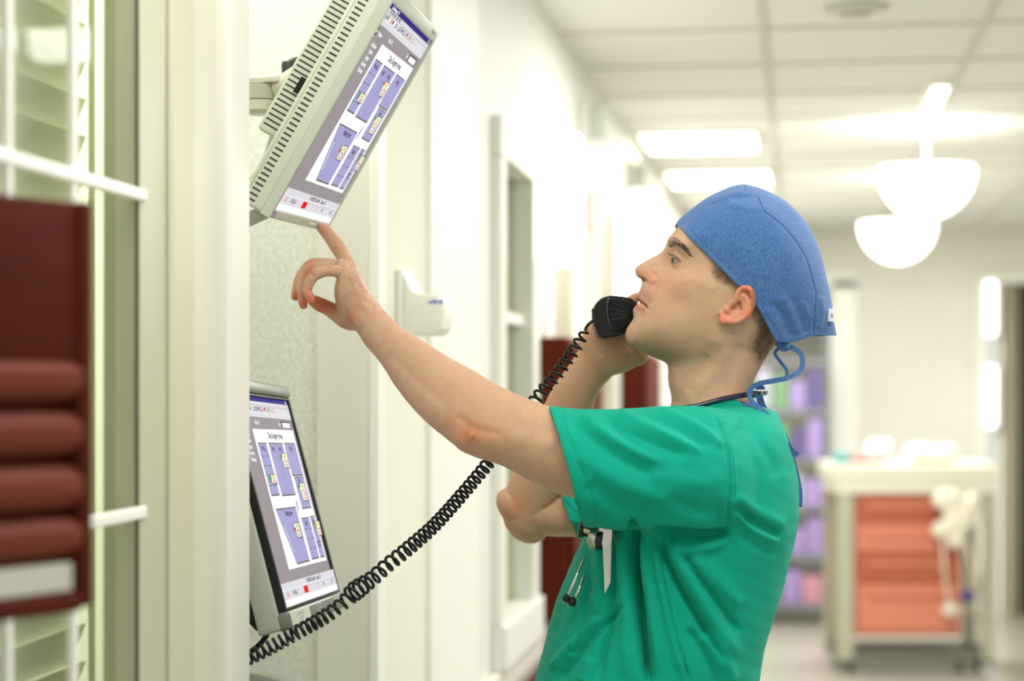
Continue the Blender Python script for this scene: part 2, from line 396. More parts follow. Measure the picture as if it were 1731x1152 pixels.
# wall sconces
def sconce(y, lab, s=1.0):
    t = empty('wall_sconce', (WL, y, 1.98), lab, 'wall lamp', 'lit white wall sconces')
    MB().box((WL, y - .03, 1.84), (WL + .02, y + .05, 2.12), .004).build('back_plate', M_cream, t)
    MB().prism([(WL + .012, y - .09), (WL + .085, y - .085), (WL + .125, y - .03), (WL + .125, y + .05), (WL + .085, y + .10), (WL + .012, y + .11)], 1.80, 2.13, ax=(0, 1, 2), bev=.014).build('shade', M_glow, t, auto=True)
sconce(4.86, 'lit white wall sconce nearest the camera, beside the corridor window')
sconce(7.0, 'lit white wall sconce farther down, left of the man’s forehead'.replace('’', "'"))
# call lights above the doors, and a pink one
for y, lab in ((5.95, 'small grey-green box high on the corridor wall above the nearer sconce'), (7.55, 'small grey-green box high on the wall above the farther sconce')):
    t = empty('call_light', (WL, y, 2.31), lab, 'signal light', 'grey-green boxes above the doors')
    MB().box((WL, y - .04, 2.25), (WL + .03, y + .04, 2.37), .006).build('base', M_cream, t)
    MB().box((WL + .03, y - .03, 2.26), (WL + .085, y + .03, 2.36), .01).build('lens', mat('greygreen_lens', (196, 202, 188), .4), t)
o = tag(MB().box((WL, 5.88, 1.97), (WL + .05, 5.94, 2.08), .006).build('wall_sign', mat('pale_pink', (226, 196, 184), .5)), 'small pale pink box on the corridor wall between the two sconces', 'sign')
# red-brown cabinets on the corridor wall
def cab(ya, yb, lab):
    t = empty('wall_cabinet', (WL, ya, .88), lab, 'cabinet', 'reddish-brown cabinets on the corridor wall')
    MB().box((WL, ya, .88), (WL + .085, yb, 1.615), .006).build('body', M_red, t)
    MB().box((WL + .085, ya + .02, .90), (WL + .1, yb - .02, 1.595), .005).build('door', M_red, t)
cab(4.9, 5.66, 'reddish-brown wooden wall cabinet behind the phone cord, nearer of the two')
cab(7.3, 8.1, 'reddish-brown wooden wall cabinet seen between the wrist and the neck')
t = empty('handrail', (WL, 4.2, .78), 'reddish-brown handrail end low on the wall, left of the green shirt hem', 'handrail')
MB().box((WL + .03, 4.05, .755), (WL + .10, 5.9, .80), .012).build('rail', M_red, t)
for yb in (4.2, 4.9): MB().box((WL + .0, yb, .77), (WL + .04, yb + .06, .79)).build('bracket', M_white, t)
struct(MB().box((WL, 4.02, .80), (WL + .024, 12.5, .86), .004), 'trim_8', M_board)
# hand soap dispenser
t = empty('soap_dispenser', (WL, 3.2, 1.6), 'white wall soap dispenser with a small blue label, behind the raised forearm', 'dispenser')
M_soap = mat('dispenser_plastic', (240, 241, 228), .35)
MB().box((WL + .0, 3.165, 1.55), (WL + .012, 3.26, 1.69), .004).build('back_plate', M_soap, t)
MB().prism([(WL + .01, 1.584), (WL + .02, 1.578), (WL + .066, 1.578), (WL + .079, 1.588), (WL + .083, 1.61), (WL + .082, 1.636), (WL + .074, 1.646), (WL + .03, 1.65), (WL + .012, 1.685)], 3.17, 3.255, ax=(0, 2, 1), bev=.005).build('housing', M_soap, t, auto=True)
b = MB()
for k in range(6): b.box((WL + .056 + k * .0045, 3.1685, 1.632 + .0008 * (k % 2)), (WL + .0595 + k * .0045, 3.1699, 1.6362 + .0014 * ((k * 7) % 3) - .001))
b.build('label', mat('label_blue', (90, 110, 215), .5), t)
# ------------------------------------------------------------------ screens and monitors
def txt(body, size, sx=1.0, rot=0, bold=0):
    c = bpy.data.curves.new('t', 'FONT'); c.body = body; c.size = size; c.align_x = 'CENTER'; c.align_y = 'CENTER'; c.resolution_u = 2; c.offset = bold
    o = bpy.data.objects.new('t', c); COL.objects.link(o); dg = bpy.context.evaluated_depsgraph_get(); dg.update()
    me = bpy.data.meshes.new_from_object(o.evaluated_get(dg)); v = [np.array(x.co) * [sx, 1, 1] for x in me.vertices]; f = [tuple(p.vertices) for p in me.polygons]
    if rot: ca, sa = math.cos(rot), math.sin(rot); v = [np.array([a[0] * ca - a[1] * sa, a[0] * sa + a[1] * ca, 0]) for a in v]
    bpy.data.objects.remove(o); bpy.data.curves.remove(c); bpy.data.meshes.remove(me); return v, f
def scr(name, c, k=1.0):
    if name in MATS: return MATS[name]
    m = bpy.data.materials.new(name); m.use_nodes = True; nt = m.node_tree; b = nt.nodes['Principled BSDF']
    b.inputs['Base Color'].default_value = (0, 0, 0, 1); b.inputs['Roughness'].default_value = .6; b.inputs['Specular IOR Level'].default_value = .05
    b.inputs['Emission Color'].default_value = rgb(c); b.inputs['Emission Strength'].default_value = k * .93; MATS[name] = m; return m
SCM = [scr('screen_grey', (154, 146, 148)), scr('screen_white', (255, 255, 255)), scr('screen_light_grey', (222, 220, 226)), scr('screen_navy', (36, 28, 128)), scr('screen_violet', (167, 163, 211)),
       scr('screen_bar', (112, 104, 106)), scr('screen_black', (18, 16, 20)), scr('screen_yellow', (250, 244, 196)), scr('screen_pink', (244, 206, 224)), scr('screen_red', (240, 22, 14)),
       scr('screen_green', (30, 150, 70)), scr('screen_line', (90, 84, 88)), scr('screen_orange', (226, 120, 70)), scr('screen_blue', (40, 50, 160))]
GR, WH, LG, NV, VI, BR, BK, YE, PK, RD, GN, LN, OR, BU = range(14)
def screen(F, W, H):
    b = MB(F); lay = [0]
    def q(pts, m):
        lay[0] += 1; z = .00002 * lay[0] if m != GR or lay[0] > 1 else 0
        b.cur = m; b.add([((u - .5) * W, (.5 - v) * H, z) for u, v in pts], [tuple(range(len(pts)))[::-1]])
    def r(u0, v0, u1, v1, m): q([(u0, v0), (u1, v0), (u1, v1), (u0, v1)], m)
    def t(s, u, v, h, m, sx=1, rot=0):
        lay[0] += 1; vs, fs = txt(s, h * H * 1.75, sx, rot, h * H * .05); b.cur = m
        b.add([((u - .5) * W + p[0], (.5 - v) * H + p[1], .00002 * lay[0]) for p in vs], fs)
    r(0, 0, 1, 1, GR); r(0, 0, 1, .022, NV); r(0, .022, 1, .1, LG); r(0, .041, 1, .0425, BR); r(0, .078, 1, .0795, WH)
    t('Site Manager 3.0', .16, .011, .013, WH, 1.1); r(.955, .004, .985, .018, LG); r(.965, .007, .975, .015, BK)
    t('File  Edit  View  Tools  Help', .2, .031, .013, BK, 1.0)
    cols = [OR, BK, GN, YE, OR, BK, WH, BK, WH, BK, BK, BK, BU, RD, BR, OR, BR, YE, OR]
    for i in range(19):
        u = .02 + i * .036; r(u, .048 + .003 * (i % 2), u + .02, .072 - .003 * (i % 3), cols[i]); r(u + .005, .053, u + .012, .066, [WH, LG, BK][i % 3])
    r(.02, .118, .05, .152, BK); r(.03, .125, .045, .14, YE); t('Patients', .115, .137, .016, WH, .9); t('Bed:  All', .33, .13, .016, WH, .9); t('Day', .73, .13, .016, WH, .9)
    r(.765, .113, .935, .148, BK); r(.78, .12, .925, .146, WH)
    for i, s in enumerate(('Admissions', 'Transfer', 'Surgery', 'Recovery', 'Discharge')): t(s, .115, .19 + .03 * i, .016, WH, .85)
    q([(.22, .162), (.955, .157), (.957, .84), (.222, .84)], WH); t('Day Surgery Area', .59, .192, .023, BK, 1.05)
    def col(u0, v0, u1, v1, name, m=VI, hs=.02):
        r(u0, v0, u1, v1, m)
        r(u0, v0, u1, v0 + .006, BR); r(u0, v1 - .008, u1, v1, BR); r(u0 - .002, v0, u0 + .001, v1, LN); r(u1 - .001, v0, u1 + .002, v1, LN)
        if name: t(name, (u0 + u1) / 2, v0 + .028, hs, BK, .8)
    def dash(u0, u1, v):
        r(u0, v, u0 + (u1 - u0) * .4, v + .004, BR); r(u0 + (u1 - u0) * .58, v, u1, v + .004, BR)
    col(.253, .228, .392, .488, 'Pre-Op')
    for v in (.292, .34, .385, .435): dash(.253, .392, v)
    col(.433, .227, .677, .493, ''); t('Surg 1', .492, .257, .02, BK, .8); t('Surg 2', .615, .257, .02, BK, .8); r(.554, .235, .556, .488, LN)
    col(.715, .225, .917, .397, 'Surg 3'); col(.735, .4, .912, .566, 'PACU')
    q([(.632, .59), (.640, .535), (.668, .505), (.660, .56)], VI)
    q([(.255, .551), (.612, .549), (.618, .823), (.378, .825)], VI); r(.253, .549, .612, .556, BR); r(.378, .817, .618, .825, BR)
    q([(.252, .551), (.256, .551), (.381, .825), (.377, .825)], LN)
    t('Waiting Room', .46, .578, .02, BK, .8); t('Comments Here', .352, .70, .012, WH, 1.0, rad(-66))
    col(.665, .608, .806, .821, 'Step 2'); col(.838, .606, .917, .822, 'Exit')
    for v in (.665, .713, .763): dash(.665, .806, v)
    r(.838, .737, .917, .745, BR); t('Exam', .88, .758, .015, BK, .7)
    def note(u0, v0, w, h, cs, n):
        for i, cc in enumerate(cs): r(u0 - .035 + (i % 2) * .018, v0 + .004 + .016 * (i // 2), u0 - .018 + (i % 2) * .018, v0 + .02 + .016 * (i // 2), cc)
        r(u0 - .003, v0 - .003, u0 + w + .004, v0 + h + .004, BK); r(u0, v0, u0 + w, v0 + h, YE); r(u0 + w * .55, v0 + h * .45, u0 + w, v0 + h, PK)
        for i in range(n): t(('G. Lee', 'Smith', 'Ortiz', 'Rm 4')[i % 4], u0 + w * .45, v0 + h * (i + .6) / (n + .1), .012, BK, .55)
    note(.31, .387, .082, .042, (GN, GN, GN), 2); note(.60, .283, .088, .07, (GN, RD, GN, WH), 3); note(.785, .437, .09, .088, (GN, BU, GN, WH), 4)
    note(.497, .63, .075, .07, (GN, WH, RD, GN), 3); note(.893, .638, .075, .072, (GN, GN, RD, GN), 3)
    r(0, .893, 1, .972, LG); r(0, .925, 1, .927, WH); r(.0, .970, 1, 1, WH)
    t('10/14/2002  8:36 AM    Census  32', .58, .910, .016, BK, .85)
    t('Call', .07, .946, .018, OR, .8); t('ON CALL: 4', .2, .946, .016, BK, .7); r(.36, .931, .437, .964, RD); t('8', .4, .948, .018, BK)
    r(.44, .931, .62, .932, BR); r(.64, .931, .642, .964, BR); r(.64, .931, .98, .932, BR); r(.62, .933, .622, .964, BR); t('INS', .74, .948, .014, BK, .8); t('10:31', .91, .948, .014, BK, .8)
    return b
def frame(c, rx, ry, n):
    X, Y, N = camdir(rx), camdir(ry), camdir(n)
    X /= np.linalg.norm(X); N = N / np.linalg.norm(N); Y = np.cross(N, X)
    O = CAM + camdir(c)
    return Matrix(((X[0], Y[0], N[0], O[0]), (X[1], Y[1], N[1], O[1]), (X[2], Y[2], N[2], O[2]), (0, 0, 0, 1)))
def fpx(F, x, y, dz=0):
    "local coordinates on the plane z=dz of frame F for picture position"
    Fi = F.inverted(); o = Fi @ Vector(CAM); d = Fi.to_3x3() @ Vector(camdir(((x - CX) / FPX, (y - CY) / FPX, 1))); t = (dz - o.z) / d.z; return o + d * t
def ringframe(mb, x0, y0, x1, y1, X0, Y0, X1, Y1, za, zb, bev=.002):
    "frame with opening x0..y1 and outer X0..Y1"
    bm = bmesh.new(); V = {}
    for k, z in enumerate((za, zb)):
        for j, q_ in enumerate(((X0, Y0), (X1, Y0), (X1, Y1), (X0, Y1))): V[k, 0, j] = bm.verts.new((*q_, z))
        for j, q_ in enumerate(((x0, y0), (x1, y0), (x1, y1), (x0, y1))): V[k, 1, j] = bm.verts.new((*q_, z))
    for j in range(4):
        l = (j + 1) % 4
        bm.faces.new((V[1, 0, j], V[1, 0, l], V[1, 1, l], V[1, 1, j])); bm.faces.new((V[0, 0, j], V[0, 1, j], V[0, 1, l], V[0, 0, l]))
        bm.faces.new((V[0, 0, j], V[0, 0, l], V[1, 0, l], V[1, 0, j])); bm.faces.new((V[0, 1, j], V[1, 1, j], V[1, 1, l], V[0, 1, l]))
    bmesh.ops.recalc_face_normals(bm, faces=bm.faces[:]); ed_ = [e for e in bm.edges if abs(e.verts[0].co.z - zb) < 1e-6 and abs(e.verts[1].co.z - zb) < 1e-6 and (abs(e.verts[0].co.x - e.verts[1].co.x) < 1e-6 or abs(e.verts[0].co.y - e.verts[1].co.y) < 1e-6)]
    bmesh.ops.bevel(bm, geom=ed_, offset=bev, segments=3, profile=.5, affect='EDGES'); mb.bm(bm)

# ---- upper monitor
W1 = .33; H1 = W1 / 1.1078
F1 = frame((-.209, -.353, 2.584), (.1107, -.0259, .9935), (.5023, -.8612, -.0784), (.8576, .5077, -.0824))
a, b_ = W1 / 2, H1 / 2
M_mon = mat('monitor_grey_green', (198, 206, 186), .42, bump=(600, .05, 2)); M_mon2 = mat('bezel_grey_green', (188, 194, 176), .38)
M_slot = mat('vent_dark', (70, 60, 62), .7); M_btn = mat('button_grey', (214, 216, 206), .35)
M_pl = mat('black_plastic', (15, 16, 16), .38, spec=.35); M_lever = mat('lever_plastic', (48, 54, 54), .4)
t = empty('flat_monitor', F1.translation, 'grey-green flat monitor tilted on an arm, touched by the finger', 'monitor', 'wall monitors showing the same surgery screen')
screen(F1, W1, H1).build('screen', SCM, t)
m = MB(F1); ringframe(m, -a, -b_, a, b_, -a - .005, -b_ - .0135, a + .012, b_ + .019, -.010, .004, .003)
m.build('bezel', M_mon2, t, auto=True)
m = MB(F1); m.box((-a - .0045, -b_ - .013, -.038), (a + .0115, b_ + .0185, -.0085), .004)
m.box((-a - .0, -b_ - .008, -.045), (a + .006, b_ + .013, -.037), .004)
m.build('housing', M_mon, t, auto=True)
m = MB(F1); m.box((-a + .035, -b_ + .075, -.079), (a - .035, b_ + .015, -.044), .006); m.build('rear_hump', M_mon, t, auto=True)
m = MB(F1)
nv = 44
for k in range(nv):
    y = -b_ - .006 + k * (2 * b_ + .02) / nv
    m.box((-a - .0051, y, -.0350), (-a - .0030, y + .0026, -.0235), .0006)
m.build('side_vents', M_slot, t)
m = MB(F1)
for k in range(30):
    y = -b_ + .085 + k * .0071
    m.box((-a + .0345, y, -.074), (-a + .037, y + .0024, -.048), .0005)
m.build('hump_vents', M_slot, t)
m = MB(F1)
y = fpx(F1, 508, 145, -.06).y
m.box((-a + .0325, y - .011, -.060), (-a + .0347, y + .011, -.048)).build('socket_plate', M_pl, t)
m = MB(F1)
for k in range(6):
    x = a - .115 + k * .017
    m.ell(F1.inverted() @ (F1 @ Vector((x, -b_ - .0072, .004))), ((.0042, 0, 0), (0, .0026, 0), (0, 0, .0018)), 12)
m.build('buttons', M_btn, t, smooth=True)
m = MB(F1)
for i, hh in enumerate((.006, .004, .0045, .006, .004, .0045, .0045)): m.box((a - .045 + i * .0048, b_ + .0085, .004), (a - .0422 + i * .0048, b_ + .0085 + hh, .0043))
m.build('maker_mark', mat('mark_grey', (160, 164, 150), .5), t)
MB(F1).box((-a + .0, -b_ - .0115, .0038), (-a + .012, -b_ - .0025, .0044)).build('sticker', mat('lilac_sticker', (150, 140, 190), .5), t)
MB(F1).box((-a + .014, -b_ - .0115, .0038), (-a + .03, -b_ - .0025, .0044)).build('sticker', mat('peach_sticker', (206, 190, 176), .5), t)
# connector below the monitor
t2 = empty('cable_connector', P(420, 373, 2.50), 'grey cable plug sticking out below the upper monitor corner', 'plug')
p0, p1 = P(404, 378, 2.50), P(452, 356, 2.50); dx = Vector(p1 - p0).normalized(); q = Vector((1, 0, 0)).rotation_difference(dx).to_matrix().to_4x4()
Fc = Matrix.Translation(Vector((p0 + p1) / 2)) @ q
MB(Fc).box((-.018, -.012, -.0085), (.022, .012, .0085), .003).build('shell', mat('plug_grey', (176, 184, 168), .4), t2, auto=True)
MB(Fc).box((-.024, -.010, -.006), (-.017, .010, .006), .002).build('collar', mat('plug_dark', (120, 118, 116), .4), t2)
MB().tube([P(403, 381, 2.5), P(398, 384, 2.5), P(388, 386, 2.52), P(360, 388, 2.56)], .004).build('cable', mat('cable_grey', (150, 146, 146), .5), t2)
c_ = MB(); c_.tube(smooth_poly3 if False else [P(*q_) for q_ in ((470, 205, 2.62), (462, 228, 2.61), (452, 262, 2.60), (438, 292, 2.59), (420, 310, 2.57), (404, 322, 2.55), (385, 330, 2.54))], .0045, 10)
tag(c_.build('video_cable', mat('cable_grey2', (140, 144, 130), .5), smooth=True), 'grey cable hanging behind the upper monitor', 'cable')
# swing arm
t3 = empty('monitor_arm', P(400, 165, 2.64), 'cream metal swing arm with black clamp lever holding the upper monitor', 'monitor arm')
M_arm = mat('arm_cream', (206, 204, 184), .35, coat=.3); M_arm2 = mat('arm_grey', (180, 180, 160), .3, coat=.3)
c0 = P(440, 163, 2.66); sc_ = 2.66 / FPX
def ZZ(y): return P(440, y, 2.66)[2]
m = MB(); m.lathe([(.0, ZZ(193)), (27 * sc_, ZZ(193)), (33 * sc_, ZZ(189)), (34 * sc_, ZZ(172)), (.0, ZZ(172))], (c0[0], c0[1], 0)); m.build('lower_collar', M_arm, t3, auto=True)
m = MB(); m.lathe([(.0, ZZ(171)), (36 * sc_, ZZ(171)), (36 * sc_, ZZ(146)), (.0, ZZ(146))], (c0[0], c0[1], 0))
A0 = P(440, 158, 2.66); A1 = P(300, 158, 2.80); dv = (A1 - A0) / np.linalg.norm(A1 - A0); pv = np.cross(dv, UV)
def slab(m, p, q_, w, z0, z1):
    d = (q_ - p) / np.linalg.norm(q_ - p); s = np.cross(d, UV); s /= np.linalg.norm(s)
    pts = [p + s * w, q_ + s * w, q_ - s * w, p - s * w]; m.prism([(x[0], x[1]) for x in pts], z0, z1, bev=.002)
slab(m, A0, A1, .026, ZZ(170), ZZ(147)); m.build('arm_link', M_arm2, t3, auto=True)
m = MB(); m.lathe([(.0, ZZ(145)), (33 * sc_, ZZ(145)), (34 * sc_, ZZ(137)), (30 * sc_, ZZ(134)), (.0, ZZ(134))], (c0[0], c0[1], 0))
slab(m, A0, P(512, 158, 2.63), .022, ZZ(145), ZZ(134)); m.build('upper_collar', M_arm, t3, auto=True)
h0 = np.array(F1 @ Vector((0, .02, -.088))); m = MB()
m.tube([P(476, 150, 2.65), P(490, 146, 2.64), h0], [.019, .021, .02], 20); m.tube([P(478, 132, 2.65), P(476, 162, 2.65)], .012, 16); m.build('tilt_head', M_arm, t3, auto=True)
cc = P(486, 116, 2.63); m = MB(); m.lathe([(.0, -.009), (.0075, -.009), (.0085, .004), (.0075, .009), (.0, .010)], tuple(cc)); m.tube([P(486, 109, 2.63), P(497, 104, 2.63), P(520, 99, 2.65)], [.005, .0055, .006], 10)
m.build('clamp_lever', M_lever, t3, auto=True)

# ---- lower monitor
W2 = .33; H2 = W2 / 1.2027
F2 = frame((-.299, .153, 2.537), (.1014, .0399, .994), (-.2599, -.9634, .0652), (.9603, -.2649, -.0873))
a, b_ = W2 / 2, H2 / 2
M_sil = mat('silver_plastic', (112, 120, 108), .36); M_silL = mat('light_silver_plastic', (176, 182, 166), .38)
t = empty('flat_monitor', F2.translation, 'dark-framed silver flat monitor low behind the coiled phone cord', 'monitor', 'wall monitors showing the same surgery screen')
screen(F2, W2, H2).build('screen', SCM, t)
m = MB(F2); ringframe(m, -a, -b_, a, b_, -a - .008, -b_ - .0035, a + .010, b_ + .0035, -.0065, .0035, .0015); m.build('black_frame', M_pl, t, auto=True)
MB(F2).box((-a - .0094, -b_ - .027, -.0118), (a + .0118, -b_ - .0042, .0065), .004).build('lower_silver_bar', M_sil, t, auto=True)
MB(F2).box((-a - .0094, b_ + .0042, -.0118), (a + .0118, b_ + .021, .006), .004).build('upper_silver_bar', M_sil, t, auto=True)
m = MB(F2); m.box((-a - .0095, -b_ - .026, -.038), (a + .0095, b_ + .0205, -.0062), .004); m.build('housing', M_silL, t, auto=True)
m = MB(F2); m.prism([(-b_ - .02, -.039), (-b_ + .02, -.062), (-b_ + .10, -.078), (b_ - .06, -.078), (b_ + .01, -.055), (b_ + .018, -.039)], -a - .006, a + .006, ax=(1, 2, 0), bev=.003); m.build('rear_shell', M_pl, t, auto=True)
m = MB(F2)
for k in range(16): m.box((-a - .0068, -b_ + .0 + k * .009, -.058), (-a - .0055, -b_ + .0035 + k * .009, -.047), .0004)
m.build('rear_vents', M_slot, t)
m = MB(F2); vs, fs = txt('DELL', .0155, 1.7); m.add([(p[0] + .01, p[1] - b_ - .0145, .0069) for p in vs], fs); m.build('maker_mark', mat('mark_silver', (205, 208, 196), .3), t)
m = MB(F2); m.box((-a - .006, -b_ - .023, .006), (-a + .105, -b_ - .007, .0071)); m.build('paper_label', mat('label_white', (222, 223, 206), .5), t)
m = MB(F2)
for i, s in enumerate(('HELP DESK', 'ext 4357')): vs, fs = txt(s, .0055, 1.3); m.add([(p[0] - a + .05, p[1] - b_ - .012 - .006 * i, .0072) for p in vs], fs)
m.build('label_print', mat('print_grey', (140, 138, 130), .6), t)
m = MB(F2)
for i in range(4):
    m.ell((a - .055 + i * .013, -b_ - .011, .0066), ((.0035, 0, 0), (0, .002, 0), (0, 0, .001)), 10)
m.build('buttons', M_btn, t, smooth=True)
t4 = empty('power_cable', P(440, 1070, 2.45), 'black cable curving down from the lower monitor', 'cable')
MB().tube(np.array([P(*q_) for q_ in catmull([(455, 1040, 2.46), (455, 1062, 2.46), (446, 1082, 2.45), (430, 1098, 2.44), (412, 1110, 2.44), (395, 1118, 2.46), (360, 1124, 2.5)], 6)]), .0037, 10).build('lead', M_pl, t4, smooth=True)
m = MB(); m.tube([P(396, 1031, 2.62), P(450, 1031, 2.60)], .006, 12); tag(m.build('support_rod', M_pl, smooth=True), 'short black rod behind the lower monitor at the wall edge', 'rod')
# base below
t5 = empty('desk_stand', P(440, 1160, 2.5), 'grey sloping stand at the bottom edge under the lower monitor', 'stand')
bx = []
m = MB(); rows = []
loft(m, [np.concatenate([P(x, y, 2.55), UV * h, FV * w]) for x, y, h, w in ((340, 1180, .022, .06), (400, 1176, .026, .07), (440, 1179, .024, .07), (490, 1186, .018, .06))], 28, 5, e=2.6); m.build('foot', mat('stand_grey', (118, 124, 116), .35), t5, smooth=True)
m = MB(); loft(m, [np.concatenate([P(x, y, 2.66), UV * h, FV * w]) for x, y, h, w in ((380, 1178, .03, .05), (450, 1176, .03, .05), (500, 1184, .024, .05))], 28, 5, e=3); m.build('top_cover', M_silL, t5, smooth=True)

# ---- telephone handset with its coiled cord
t = empty('telephone_handset', P(1040, 540, 2.64), 'black telephone handset with a long coiled cord, held at the man\'s mouth', 'telephone')
m = MB()
def pxprism(m, pts, d0, d1, bev, n_smooth=0):
    bm = bmesh.new(); A = [bm.verts.new(P(x, y, d0)) for x, y in pts]; s = (d0 + d1) / 2
    cx, cy = np.mean([p[0] for p in pts]), np.mean([p[1] for p in pts])
    B = [bm.verts.new(P(x, y, d0) + FV * (d1 - d0)) for x, y in pts]; n = len(pts)
    bm.faces.new(A); bm.faces.new(B[::-1])
    for i in range(n): bm.faces.new((A[i], B[i], B[(i + 1) % n], A[(i + 1) % n]))
    bmesh.ops.recalc_face_normals(bm, faces=bm.faces[:])
    if bev: bmesh.ops.bevel(bm, geom=bm.edges[:], offset=bev, segments=4, profile=.55, affect='EDGES', clamp_overlap=True)
    m.bm(bm)
M_ph = mat('handset_black', (9, 9, 9), .3, spec=.35)
outer = smooth_poly([(1003, 541), (1004, 522), (1012, 508), (1028, 500.5), (1047, 501), (1066, 504), (1076, 513), (1078, 534), (1070, 556), (1052, 566), (1036, 569.5), (1017, 571), (1008, 560)], 3, True)
pxprism(m, outer, 2.622, 2.678, .009); m.build('mouthpiece', M_ph, t, auto=True)
m = MB(); cap_ = [(1028, 506), (1046, 505), (1064, 508), (1073, 516), (1074, 534), (1066, 553), (1052, 560), (1036, 561), (1029, 545), (1026, 524)]
pxprism(m, smooth_poly(cap_, 3, True), 2.6175, 2.64, .0035); m.build('grille', mat('grille_black', (6, 6, 6), .4, spec=.25), t, auto=True)
m = MB()
for (x0, y0, x1, y1) in ((1032, 522, 1062, 528), (1032, 531, 1060, 532), (1034, 541, 1060, 536)):
    m.tube([P(x0, y0, 2.6172), P(x1, y1, 2.6172)], .0003, 6)
for (x0, y0, x1, y1, n) in ((1035, 512, 1060, 521, 8), (1038, 550, 1058, 545, 6)):
    for k in range(n): m.ell(P(x0 + (x1 - x0) * k / (n - 1), y0 + (y1 - y0) * k / (n - 1), 2.6172), ((.0005, 0, 0), (0, .0005, 0), (0, 0, .0005)), 6)
m.build('grille_lines', mat('grille_line_grey', (58, 60, 58), .4), t)
m = MB(); pxprism(m, [(1000.5, 522), (1006, 522), (1009, 553), (1004, 552)], 2.62, 2.64, .001); m.build('cord_socket', mat('socket_black', (4, 4, 4), .6), t)
m = MB(); m.tube([P(1028.5, 503, 2.6185), P(1026, 515, 2.6165), P(1027, 535, 2.6162), P(1032, 553, 2.6168), P(1036, 562, 2.619)], .0011, 8); m.build('edge_strip', mat('edge_gloss', (60, 60, 66), .2, spec=.6), t, smooth=True)
m = MB(); loft(m, [np.concatenate([P(x, y, d), UV * h, FV * w]) for x, y, d, h, w in ((1055, 537, 2.655, .020, .018), (1085, 533, 2.69, .013, .012), (1140, 520, 2.725, .011, .011), (1200, 508, 2.735, .012, .012), (1235, 505, 2.725, .022, .018), (1262, 503, 2.72, .02, .016))], 24, 5, e=2.8); m.build('handle', M_ph, t, smooth=True)
def coil(path, m, tr):
    "path rows: px, py, depth, coil radius, pitch"
    C = catmull(path, 14); W = np.array([P(*c[:3]) for c in C]); L = np.concatenate([[0], np.cumsum(np.linalg.norm(np.diff(W, axis=0), axis=1))])
    s = np.linspace(0, L[-1], 5200); X = np.stack([np.interp(s, L, W[:, i]) for i in range(3)], 1); R = np.interp(s, L, C[:, 3]); Pt = np.interp(s, L, C[:, 4])
    T = np.gradient(X, axis=0); T /= np.linalg.norm(T, axis=1)[:, None]; U = np.cross(T, FV); U /= np.linalg.norm(U, axis=1)[:, None]; V = np.cross(T, U)
    ph = np.cumsum(np.gradient(s) / Pt) * 2 * math.pi
    H = X + U * (R * np.cos(ph))[:, None] + V * (R * np.sin(ph))[:, None]
    Lh = np.concatenate([[0], np.cumsum(np.linalg.norm(np.diff(H, axis=0), axis=1))]); q = np.linspace(0, Lh[-1], int(Lh[-1] / .0028)); H = np.stack([np.interp(q, Lh, H[:, i]) for i in range(3)], 1)
    m.tube(H, tr, 7)
m = MB()
m.tube([P(*q_) for q_ in catmull([(1006, 541, 2.628), (999, 545, 2.625), (992, 552, 2.625), (989, 560, 2.625)], 5)], .0022, 8)
coil([(989, 561, 2.625, .0045, .012), (975, 585, 2.62, .0078, .0118), (945, 628, 2.61, .008, .0115), (912, 668, 2.60, .008, .0112), (870, 722, 2.58, .008, .011), (828, 780, 2.55, .0078, .0105), (780, 838, 2.51, .0078, .0098), (735, 888, 2.47, .008, .0092), (690, 928, 2.44, .0085, .0098), (655, 956, 2.42, .0085, .0125), (628, 980, 2.40, .009, .0125), (600, 1000, 2.38, .0112, .0075), (580, 1020, 2.37, .008, .012), (548, 1044, 2.355, .0082, .0085), (500, 1071, 2.335, .0078, .0082), (450, 1099, 2.335, .0076, .0082), (405, 1121, 2.335, .0074, .0082), (360, 1146, 2.34, .0074, .0082)], m, .0020)
m.build('coiled_cord', mat('cord_black', (10, 11, 11), .35, spec=.35), t, smooth=True)

# ---- wooden rack in the left foreground
def rotp(v): return v
Pc = P(160, 646, 1.50); dirv = np.array([RV[i] * -.545 + FV[i] * -.839 for i in range(3)]); nv_ = np.cross(dirv, UV); 
if nv_ @ (CAM - Pc) < 0: nv_ = -nv_
Fr = Matrix(((dirv[0], UV[0], nv_[0], Pc[0]), (dirv[1], UV[1], nv_[1], Pc[1]), (dirv[2], UV[2], nv_[2], Pc[2]), (0, 0, 0, 1)))
def zy(y): return -(y - 646) / FPX * 1.49
t = empty('wooden_rack', P(80, 1030, 1.48), 'blurred reddish-brown wooden rack with rounded slats at the left edge', 'rack')
MB(Fr).box((0, zy(1028), -.022), (.016, zy(340), 0), .004).build('side_panel', M_red, t, auto=True)
MB(Fr).box((.20, zy(1028), -.022), (.216, zy(340), 0), .004).build('side_panel', M_red, t, auto=True)
MB(Fr).box((.014, zy(610), -.018), (.202, zy(342), -.003), .003).box((.014, zy(1028), -.022), (.202, zy(600), -.016), .002).build('back_panel', M_red, t, auto=True)
for y0, y1_ in ((604, 680), (694, 770), (784, 862), (872, 942)):
    m = MB(Fr); zc = (zy(y0) + zy(y1_)) / 2; hh = (zy(y0) - zy(y1_)) / 2
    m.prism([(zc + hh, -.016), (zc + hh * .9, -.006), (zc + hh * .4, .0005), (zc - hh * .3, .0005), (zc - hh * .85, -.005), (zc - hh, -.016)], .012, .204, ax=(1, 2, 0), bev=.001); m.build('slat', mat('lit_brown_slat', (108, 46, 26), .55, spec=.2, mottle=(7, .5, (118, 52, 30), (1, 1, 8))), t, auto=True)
MB(Fr).box((.014, zy(1034), -.012), (.204, zy(1000), .001), .004).build('bottom_rail', M_red, t, auto=True)
